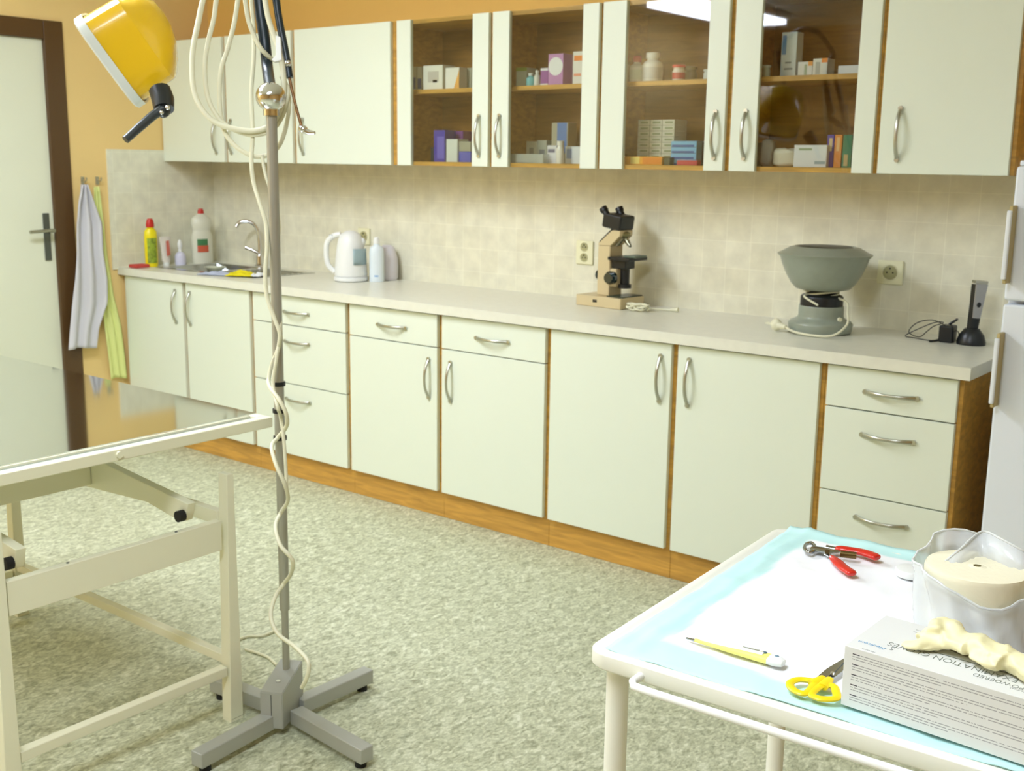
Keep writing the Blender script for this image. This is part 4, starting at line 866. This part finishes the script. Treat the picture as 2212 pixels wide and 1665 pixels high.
# pad: absorbent underpad with turquoise border
def pad_mat():
    m = bpy.data.materials.new('underpad'); m.use_nodes = True; nt = m.node_tree; b = nt.nodes['Principled BSDF']; b.inputs['Roughness'].default_value = .8
    at_ = nt.nodes.new('ShaderNodeVertexColor'); at_.layer_name = 'core'
    mx = nt.nodes.new('ShaderNodeMix'); mx.data_type = 'RGBA'; mx.inputs['A'].default_value = lin((196, 236, 232)); mx.inputs['B'].default_value = lin((244, 245, 245))
    nt.links.new(at_.outputs[0], mx.inputs['Factor']); nt.links.new(mx.outputs['Result'], b.inputs['Base Color']); return m
n1, n2 = 90, 80; vs = []; fs = []; core = []
PXa, PXb, PYa, PYb = .022, CW-.02, .018, CD+.001
for j in range(n2+1):
    for i in range(n1+1):
        x = PXa+(PXb-PXa)*i/n1; y = PYa+(PYb-PYa)*j/n2
        e = .003*noise.noise(Vector((x*14, y*14, 1))); e2 = .0035*noise.noise(Vector((x*30, y*9, 4)))
        edge = min(x-PXa, PXb-x, y-PYa, PYb-y)
        z = .7985+.0026*(noise.noise(Vector((x*22, y*22, 0)))+.35*noise.noise(Vector((x*60, y*60, 3))))+.003*math.exp(-((x-PXa-.03+e*3)/.008)**2)*(1 if y > .03 else 0)+.001
        if y > CD-.02: z += .006*(1-(PYb-y)/.021)
        z = max(z, .7975)
        jag = .006*noise.noise(Vector((x*6, y*6, 9)))
        wob = .012*noise.noise(Vector((y*11, 2, 0)))
        inn = min((x-PXa)-.050-wob, (PXb-x)-.03, (y-PYa)-.062+jag*2, (PYb-y)-.035)
        core.append(1.0 if inn > .003 else (0.0 if inn < -.003 else (inn+.003)/.006))
        vs.append(CR @ Vector((x+jag*.6*(edge < .004), y, z)))
for j in range(n2):
    for i in range(n1): a = j*(n1+1)+i; fs.append([a, a+1, a+n1+2, a+n1+1])
pad = build(B().add(vs, fs), 'underpad', pad_mat(), ang=180)
ca = pad.data.color_attributes.new('core', 'FLOAT_COLOR', 'POINT')
for k, c_ in enumerate(core): ca.data[k].color = (c_, c_, c_, 1)
md = pad.modifiers.new('thick', 'SOLIDIFY'); md.thickness = .0015; md.offset = 1
tag(pad, 'white absorbent pad with turquoise border spread over the trolley top', 'pad')
ZP = .8035
def tp(px, py, z=ZP): return at(px, py, 2, z)
# nail clippers
t = thing('nail_clippers', 'pet nail clippers with glossy red handles and a steel ring head', 'clippers', tp(1800, 1200, .8015))
fz = (Vector((0, 0, 1)), .55)
b = B(); b.tube(smooth_path([tp(1738+0, 1184, ZP+.004), tp(1742, 1175, ZP+.004), tp(1753, 1173, ZP+.004), tp(1760, 1180, ZP+.004), tp(1757, 1190, ZP+.004), tp(1746, 1193, ZP+.004)], 5, True), .0032, 8, closed=True)
build(b, 'ring_blade', M_STEEL, t)
b = B(); b.tube([tp(1755, 1184, ZP+.004), tp(1772, 1187, ZP+.005), tp(1792, 1190, ZP+.005), tp(1812, 1190, ZP+.005)], [.0095, .011, .010, .006], 14, flat=(Vector((0, 0, 1)), .35)); b.cyl(tp(1787, 1191, ZP+.002), tp(1787, 1191, ZP+.012), .004, seg=12)
b.tube([tp(1785, 1180, ZP+.006), tp(1815, 1186, ZP+.006)], [.005, .004], 8, flat=fz); b.tube([tp(1785, 1196, ZP+.004), tp(1800, 1205, ZP+.004)], [.005, .004], 8, flat=fz); build(b, 'steel_head', M_STEEL, t)
b = B(); b.tube(smooth_path([tp(1805, 1183, ZP+.007), tp(1830, 1187, ZP+.007), tp(1860, 1192, ZP+.007), tp(1882, 1199, ZP+.007), tp(1897, 1205, ZP+.007)]), [.004, .006, .0075, .0085, .009, .009, .009, .009, .009, .009, .009, .0092, .0094, .0096, .0098, .010, .010, .010, .010, .010, .010, .0098, .009, .0075, .004], 14, flat=fz); build(b, 'handle', M_RED, t)
b = B(); b.tube(smooth_path([tp(1795, 1201, ZP+.006), tp(1808, 1213, ZP+.006), tp(1822, 1226, ZP+.006), tp(1834, 1234, ZP+.006), tp(1842, 1240, ZP+.006)]), [.003, .005, .006, .007, .0075, .008, .0085, .009, .009, .009, .009, .009, .009, .009, .009, .009, .009, .009, .009, .009, .009, .0088, .008, .006, .003], 14, flat=fz); build(b, 'handle', M_RED, t)
b = B(); b.tube([tp(1815, 1196, ZP+.009), tp(1850, 1200, ZP+.009)], .0055, 12); build(b, 'spring', mat('brass_spring', (120, 100, 60), .3, .9), t)
# thermometer
t = thing('thermometer', 'yellow and white digital thermometer lying on the absorbent pad', 'thermometer', tp(1590, 1410, .8015))
a_, e_ = tp(1483, 1381, ZP), tp(1692, 1440, ZP); ax = (e_-a_); Lt = ax.length; ax.normalize(); sd = Vector((0, 0, 1)).cross(ax); uz = Vector((0, 0, 1))
def thr(rows, yoff=0):
    b = B(); vs = []; fs = []; m_ = 14
    for s_, w2, h2, zc in rows:
        for k in range(m_): a = 2*math.pi*k/m_; vs.append(a_+ax*(s_*Lt)+sd*(w2*math.copysign(abs(math.cos(a))**.7, math.cos(a)))+uz*(zc+h2*math.copysign(abs(math.sin(a))**.7, math.sin(a))))
    for i in range(len(rows)-1):
        for k in range(m_): fs.append([i*m_+k, i*m_+(k+1) % m_, (i+1)*m_+(k+1) % m_, (i+1)*m_+k])
    fs += [list(range(m_))[::-1], list(range((len(rows)-1)*m_, len(rows)*m_))]; return b.add(vs, fs)
build(thr([(0, .0012, .0012, .002), (.09, .0018, .0018, .002)]), 'metal_tip', M_STEEL, t)
build(thr([(.0905, .0022, .0022, .0025), (.3, .0052, .003, .0032), (.6, .0090, .0045, .0045), (.86, .0110, .005, .005)]), 'body', mat('thermo_yellow', (242, 240, 130), .4), t)
build(thr([(.15, .0016, .0012, .0052), (.4, .0036, .0016, .0064), (.62, .0044, .0016, .0084), (.80, .0040, .0014, .0094)]), 'white_stripe', M_WHITE, t)
build(thr([(.8605, .0110, .005, .005), (.95, .0106, .005, .005), (1.0, .0075, .0035, .0045)]), 'end_cap', M_WHITE, t)
build(B().prism([a_+ax*(Lt*.58)+sd*.003+uz*.0100, a_+ax*(Lt*.74)+sd*.003+uz*.0105, a_+ax*(Lt*.74)+sd*.0075+uz*.0095, a_+ax*(Lt*.58)+sd*.0068+uz*.0085], uz*.0008), 'display', mat('lcd_grey', (150, 154, 128), .2), t)
build(B().ball(a_+ax*(Lt*.80)+sd*.0045+uz*.0097, .0032, 1, 1, .4), 'button', mat('blue_button', (70, 96, 110), .4), t)
build(B().ball(a_+ax*(Lt*.92)+sd*.004+uz*.0096, .003, 1, 1, .35), 'emblem', mat('grey_blue', (120, 146, 160), .4), t)
# scissors
t = thing('scissors', 'yellow-handled scissors with blades behind the glove box', 'scissors', tp(1760, 1485, .8015))
def loop(pts, r): return B().tube(smooth_path([tp(x, y, ZP+.005) for x, y in pts], 5, True), r, 10, closed=True, flat=fz)
b = loop([(1707, 1475), (1722, 1468), (1745, 1469), (1760, 1474), (1754, 1486), (1741, 1497), (1724, 1495), (1710, 1486)], .0052)
b.tube([tp(1752, 1476, ZP+.005), tp(1768, 1469, ZP+.006), tp(1778, 1462, ZP+.006)], [.007, .006, .004], 10, flat=fz); build(b, 'handle', M_SCY, t)
b = loop([(1753, 1500), (1763, 1488), (1778, 1480), (1800, 1482), (1806, 1494), (1807, 1507), (1790, 1510), (1768, 1508)], .0052)
b.tube([tp(1776, 1484, ZP+.005), tp(1786, 1473, ZP+.005), tp(1793, 1466, ZP+.005)], [.007, .007, .005], 10, flat=fz); build(b, 'handle', M_SCY, t)
for (q0, q1, dz) in (((1772, 1466), (1868, 1392), .005), ((1787, 1468), (1873, 1397), .0035)):
    a2, e2 = tp(*q0, ZP+dz-.001), tp(*q1, ZP+dz-.001); dd = (e2-a2).normalized(); ss = uz.cross(dd)*.0045
    e2 = a2+dd*.085
    build(B().prism([a2-ss, a2+ss, a2+ss*1.2+dd*.03, e2+ss*.2, e2-ss*.2, a2-ss*1.2+dd*.03], uz*.0012), 'blade', M_STEEL, t)
p = tp(1798, 1456, ZP+.005); build(B().cyl(p, p+uz*.003, .0025, seg=12), 'pivot_screw', M_CHROME, t)
# ---------------- glove box
def glove_mat():
    m = bpy.data.materials.new('glove_box_card'); m.use_nodes = True; nt = m.node_tree; b = nt.nodes['Principled BSDF']; b.inputs['Roughness'].default_value = .5
    tc = nt.nodes.new('ShaderNodeTexCoord'); sp = nt.nodes.new('ShaderNodeSeparateXYZ'); nt.links.new(tc.outputs['Object'], sp.inputs[0])
    def math_(op, a, b_=None, c=None):
        n = nt.nodes.new('ShaderNodeMath'); n.operation = op
        for i, q in enumerate((a, b_, c)):
            if q is None: continue
            if isinstance(q, (int, float)): n.inputs[i].default_value = q
            else: nt.links.new(q, n.inputs[i])
        return n.outputs[0]
    X, Y, Z = sp.outputs
    # rows of print on the long side only: paragraphs of 3 lines, 5 paragraphs
    fr = math_('MODULO', math_('SUBTRACT', .0665, Z), .0125)                 # 0..0.0125 within a paragraph
    ln = math_('MODULO', fr, .0031)
    online = math_('LESS_THAN', ln, .0011)
    inpar = math_('LESS_THAN', fr, .0092)
    last = math_('LESS_THAN', fr, .0062)
    nz = nt.nodes.new('ShaderNodeTexNoise'); nz.inputs['Scale'].default_value = 1; nz.inputs['Detail'].default_value = 1
    cb = nt.nodes.new('ShaderNodeCombineXYZ'); nt.links.new(math_('MULTIPLY', X, 420), cb.inputs[0]); nt.links.new(math_('MULTIPLY', math_('FLOOR', math_('MULTIPLY', Z, 322)), 7.3), cb.inputs[1]); nt.links.new(cb.outputs[0], nz.inputs['Vector'])
    word = math_('GREATER_THAN', nz.outputs[0], .40)
    xin = math_('MULTIPLY', math_('GREATER_THAN', X, .010), math_('LESS_THAN', X, .232))
    nz2 = nt.nodes.new('ShaderNodeTexNoise'); nz2.inputs['Scale'].default_value = 1; cb2 = nt.nodes.new('ShaderNodeCombineXYZ')
    nt.links.new(math_('MULTIPLY', math_('FLOOR', math_('MULTIPLY', Z, 322)), 3.7), cb2.inputs[0]); nt.links.new(cb2.outputs[0], nz2.inputs['Vector'])
    short = math_('LESS_THAN', X, math_('MULTIPLY', nz2.outputs[0], .22))
    full = math_('MAXIMUM', last, short)
    zin = math_('MULTIPLY', math_('GREATER_THAN', Z, .007), math_('LESS_THAN', Z, .0665))
    side = math_('LESS_THAN', Y, .0012)
    f = math_('MULTIPLY', online, inpar)
    for q in (word, xin, full, zin, side): f = math_('MULTIPLY', f, q)
    lead = math_('MULTIPLY', math_('MULTIPLY', math_('MULTIPLY', math_('LESS_THAN', X, .018), math_('GREATER_THAN', X, .010)), math_('LESS_THAN', fr, .0013)), math_('MULTIPLY', zin, side))
    fac = math_('MAXIMUM', math_('MULTIPLY', f, .55), lead)
    mx = nt.nodes.new('ShaderNodeMix'); mx.data_type = 'RGBA'; mx.inputs['A'].default_value = lin((226, 227, 222)); mx.inputs['B'].default_value = lin((70, 66, 72))
    nt.links.new(fac, mx.inputs['Factor']); nt.links.new(mx.outputs['Result'], b.inputs['Base Color']); return m
BL, BD, BH = .245, .118, .0735
BR = Matrix.Translation((4.634, -2.050, .8035)) @ Matrix.Rotation(math.radians(-2.2), 4, 'Z')
gb = bpy.data.objects.new('glove_box', bpy.data.meshes.new('glove_box'))
b = B().box(0, BL, 0, BD, 0, BH, .0008); me = gb.data; me.from_pydata(b.v, [], b.f); me.materials.append(glove_mat()); C.objects.link(gb); gb.matrix_world = BR
tag(gb, 'white cardboard box of examination gloves at the trolley front', 'box')
def text(s, size, loc, m, name='lettering', rot=math.pi, sx=1, shear=0, italic=False):
    c = bpy.data.curves.new(name, 'FONT'); c.body = s; c.size = size; c.extrude = .0001; c.offset = -.022*size; c.shear = shear
    f = bpy.data.objects.new(name, c); C.objects.link(f); bpy.context.view_layer.update()
    me = bpy.data.meshes.new_from_object(f.evaluated_get(bpy.context.evaluated_depsgraph_get())); bpy.data.objects.remove(f)
    o = bpy.data.objects.new(name, me); C.objects.link(o); o.parent = gb; o.location = loc; o.rotation_euler = (0, 0, rot); o.scale = (sx, 1, 1); me.materials.clear(); me.materials.append(m); return o
BRi = BR.inverted()
def bl(px, py): return BRi @ at(px, py, 2, .8035+BH)
MG = mat('grey_green_print', (112, 120, 108), .6); MBL = mat('blue_print', (80, 160, 210), .6); MGL = mat('light_grey_print', (176, 178, 176), .6)
zT = BH+.0003
q = bl(2204, 1468); q2 = bl(2078, 1435); wid = (q-q2).length
text('EXAMINATION GLOVES', .0165, (q.x, q.y, zT), MG, sx=.82)
q = bl(2209, 1484); text('Y-POWDERED', .0115, (q.x+.012, q.y, zT), MG, sx=.85)
text('LIGHTL', .0115, (q.x+.065, q.y, zT), MG, sx=.85)
q = bl(2212, 1492); text('Latex Medical', .006, (q.x+.02, q.y-.001, zT), MGL)
q = bl(1903, 1399); text('Medicom', .0088, (q.x+.006, q.y+.003, zT), MBL, shear=.3)
q = bl(1880, 1407); text('100 count', .004, (q.x+.006, q.y+.002, zT), MGL)
q = bl(1935, 1400); text('S', .013, (q.x, q.y, zT), MG, sx=.9)
text('Single use only. Non-sterile.', .0042, (.082, BD-.018, zT), MGL, sx=.8); text('Store in a cool dry place.', .0042, (.078, BD-.026, zT), MGL, sx=.8)
a_, e_ = bl(2003, 1404), bl(2212, 1461)
b = B().box(a_.x, a_.x+.2 if a_.x+.2 < BL else BL-.004, a_.y-.0005, a_.y+.0004, BH+.0001, BH+.0004); me = bpy.data.meshes.new('rule'); me.from_pydata(b.v, [], b.f); me.materials.append(MG)
o = bpy.data.objects.new('printed_line', me); C.objects.link(o); o.parent = gb
# opening slot in box top, gloves come out of it
b = B().lathe([(0, 0), (.5, 0), (.5, .0003), (0, .0003)], M=Matrix.Diagonal((.13, .035, 1)), c=(.15, .078, BH)); me = bpy.data.meshes.new('slot'); me.from_pydata(b.v, [], b.f); me.materials.append(mat('slot_shade', (150, 146, 130), .8))
o = bpy.data.objects.new('dispensing_slot', me); C.objects.link(o); o.parent = gb
# latex glove
GZ = .8035+BH
def gp(px, py, h=.0): q = at(px, py-6, 2, GZ+h); return q
b = B()
def blob(pts, rad, fl=.6): b.tube(smooth_path([gp(*p) for p in pts], 4), [rad[0]+(rad[1]-rad[0])*k/(4*(len(pts)-1)) for k in range(4*(len(pts)-1)+1)], 12, flat=(uz, fl))
blob([(1950, 1393, .006), (1975, 1402, .006), (2000, 1398, .008), (2030, 1385, .014)], (.007, .014))
blob([(2020, 1375, .02), (2035, 1352, .024), (2060, 1362, .024), (2070, 1385, .02)], (.011, .013), .8)
blob([(1990, 1388, .009), (2020, 1375, .014), (2060, 1388, .016), (2100, 1402, .018)], (.012, .018))
blob([(2040, 1385, .016), (2090, 1392, .018), (2140, 1412, .018), (2180, 1432, .016)], (.017, .020), .62)
blob([(2100, 1420, .012), (2130, 1434, .012), (2160, 1442, .012)], (.009, .012), .55)
blob([(2160, 1412, .016), (2190, 1432, .016), (2230, 1455, .015), (2270, 1475, .012)], (.016, .017), .7)
blob([(2170, 1440, .008), (2205, 1458, .008), (2240, 1478, .008)], (.008, .009), .7)
for v in b.v: v.z = max(v.z, GZ+.0012)
gl = build(b, 'latex_glove', mat('latex', (240, 234, 186), .42, sss=.15))
md = gl.modifiers.new('blend', 'REMESH'); md.mode = 'VOXEL'; md.voxel_size = .0022; md.use_smooth_shade = True
tx = bpy.data.textures.new('crumple', 'CLOUDS'); tx.noise_scale = .019; tx.noise_depth = 2
md = gl.modifiers.new('crumple', 'DISPLACE'); md.texture = tx; md.strength = .011; md.mid_level = .55; md.texture_coords = 'GLOBAL'
md = gl.modifiers.new('smooth', 'SMOOTH'); md.iterations = 5; md.factor = .5
tag(gl, 'crumpled cream latex glove lying on the glove box', 'glove')
# ---------------- roll in a plastic bag
rc = Vector((4.690, -1.745, ZP)); rr = .066; rh = .0965
t = thing('cotton_roll', 'cream roll of cotton wool standing in the clear plastic bag', 'roll', rc)
pr = [(rr*.96, .001), (rr, .006), (rr, rh-.006), (rr*.97, rh)]
for k in range(12): r = rr*.95*(1-k/12); pr.append((r, rh+(.0012 if k % 2 else -.0004)))
pr += [(.012, rh), (.010, rh-.006), (.0, rh-.006)]
b = B().lathe(pr, rc, 56)
build(b, 'roll_body', mat('cotton_cream', (244, 238, 208), .95, bump=.4, bump_scale=90), t)
vs = []; fs = []; seg = 72; rows = 16
for j in range(rows+1):
    v = j/rows
    for k in range(seg):
        a = 2*math.pi*k/seg
        top = rh+.004+.016*max(0, math.cos(a-math.radians(118)))**2+.006*math.sin(3*a+1) -.028*max(0, math.cos(a-math.radians(-62)))**1.5
        z = .002+v*(top-.002)
        r = rr+.003+.013*(1-v)**1.5*0.6+.006*v+.003*math.sin(7*a+v*3)+.0025*math.sin(13*a+5*v)+.005*noise.noise(Vector((math.cos(a)*2.5, math.sin(a)*2.5, v*3)))
        if v > .9: r += .004
        vs.append(rc+Vector((r*math.cos(a), r*math.sin(a), z)))
for j in range(rows):
    for k in range(seg): fs.append([j*seg+k, j*seg+(k+1) % seg, (j+1)*seg+(k+1) % seg, (j+1)*seg+k])
bg = B().add(vs, fs)
bag = build(bg, 'plastic_bag', M_FILM, ang=180, base=rc); tag(bag, 'open clear plastic bag wrapped round the cotton roll', 'bag')
md = bag.modifiers.new('thick', 'SOLIDIFY'); md.thickness = .0008
rimv = [Vector(v) for v in vs[rows*seg:]]
build(B().tube(rimv[::2], .0016, 7, closed=True), 'bag_rim', film_mat('bag_rim_film', .75, (236, 240, 238), .2), bag)
# loose ear of the bag standing up at the back
ear = smooth_path([at(2042, 1212, 2, .90), at(2075, 1185, 2, .915), at(2120, 1148, 2, .93), at(2165, 1165, 2, .93), at(2215, 1192, 2, .92), at(2260, 1215, 2, .90)], 5)
vs = []; fs = []
for k, p in enumerate(ear): vs += [p, rc+(p-rc)*Vector((1, 1, 0)).length*0+Vector((0, 0, 0)) if False else Vector((p.x+.01, p.y-.02, ZP+rh-.008))]
for k in range(len(ear)-1): fs.append([2*k, 2*k+1, 2*k+3, 2*k+2])
e_o = build(B().add(vs, fs), 'bag_flap', M_FILM, bag, ang=180); md = e_o.modifiers.new('thick', 'SOLIDIFY'); md.thickness = .0008
build(B().tube(ear, .0016, 7), 'bag_rim', bpy.data.materials['bag_rim_film'], bag)
p = tp(2100, 1340, .83)
# small jar lid and folded packet
q = tp(1968, 1242, ZP)
t = build(B().lathe([(.023, 0), (.024, .002), (.024, .009), (.022, .011), (.0, .0112)], (q.x, q.y, ZP)), 'jar_lid', M_WHITE); tag(t, 'small round white lid left of the plastic bag', 'lid')
q = tp(2190, 1425, ZP)
t = build(B().box(4.775, 4.86, -1.875, -1.835, ZP, ZP+.03, .001), 'small_carton', col_mat((236, 236, 240))); tag(t, 'small white carton with purple print at the right edge behind the glove', 'box')
build(B().box(4.79, 4.81, -1.8756, -1.8748, ZP+.006, ZP+.022), 'purple_print', mat('purple_print', (78, 56, 160), .5), t, flat=True)
build(B().box(4.79, 4.812, -1.868, -1.85, ZP+.0299, ZP+.0304), 'purple_print', MT['purple_print'], t, flat=True)
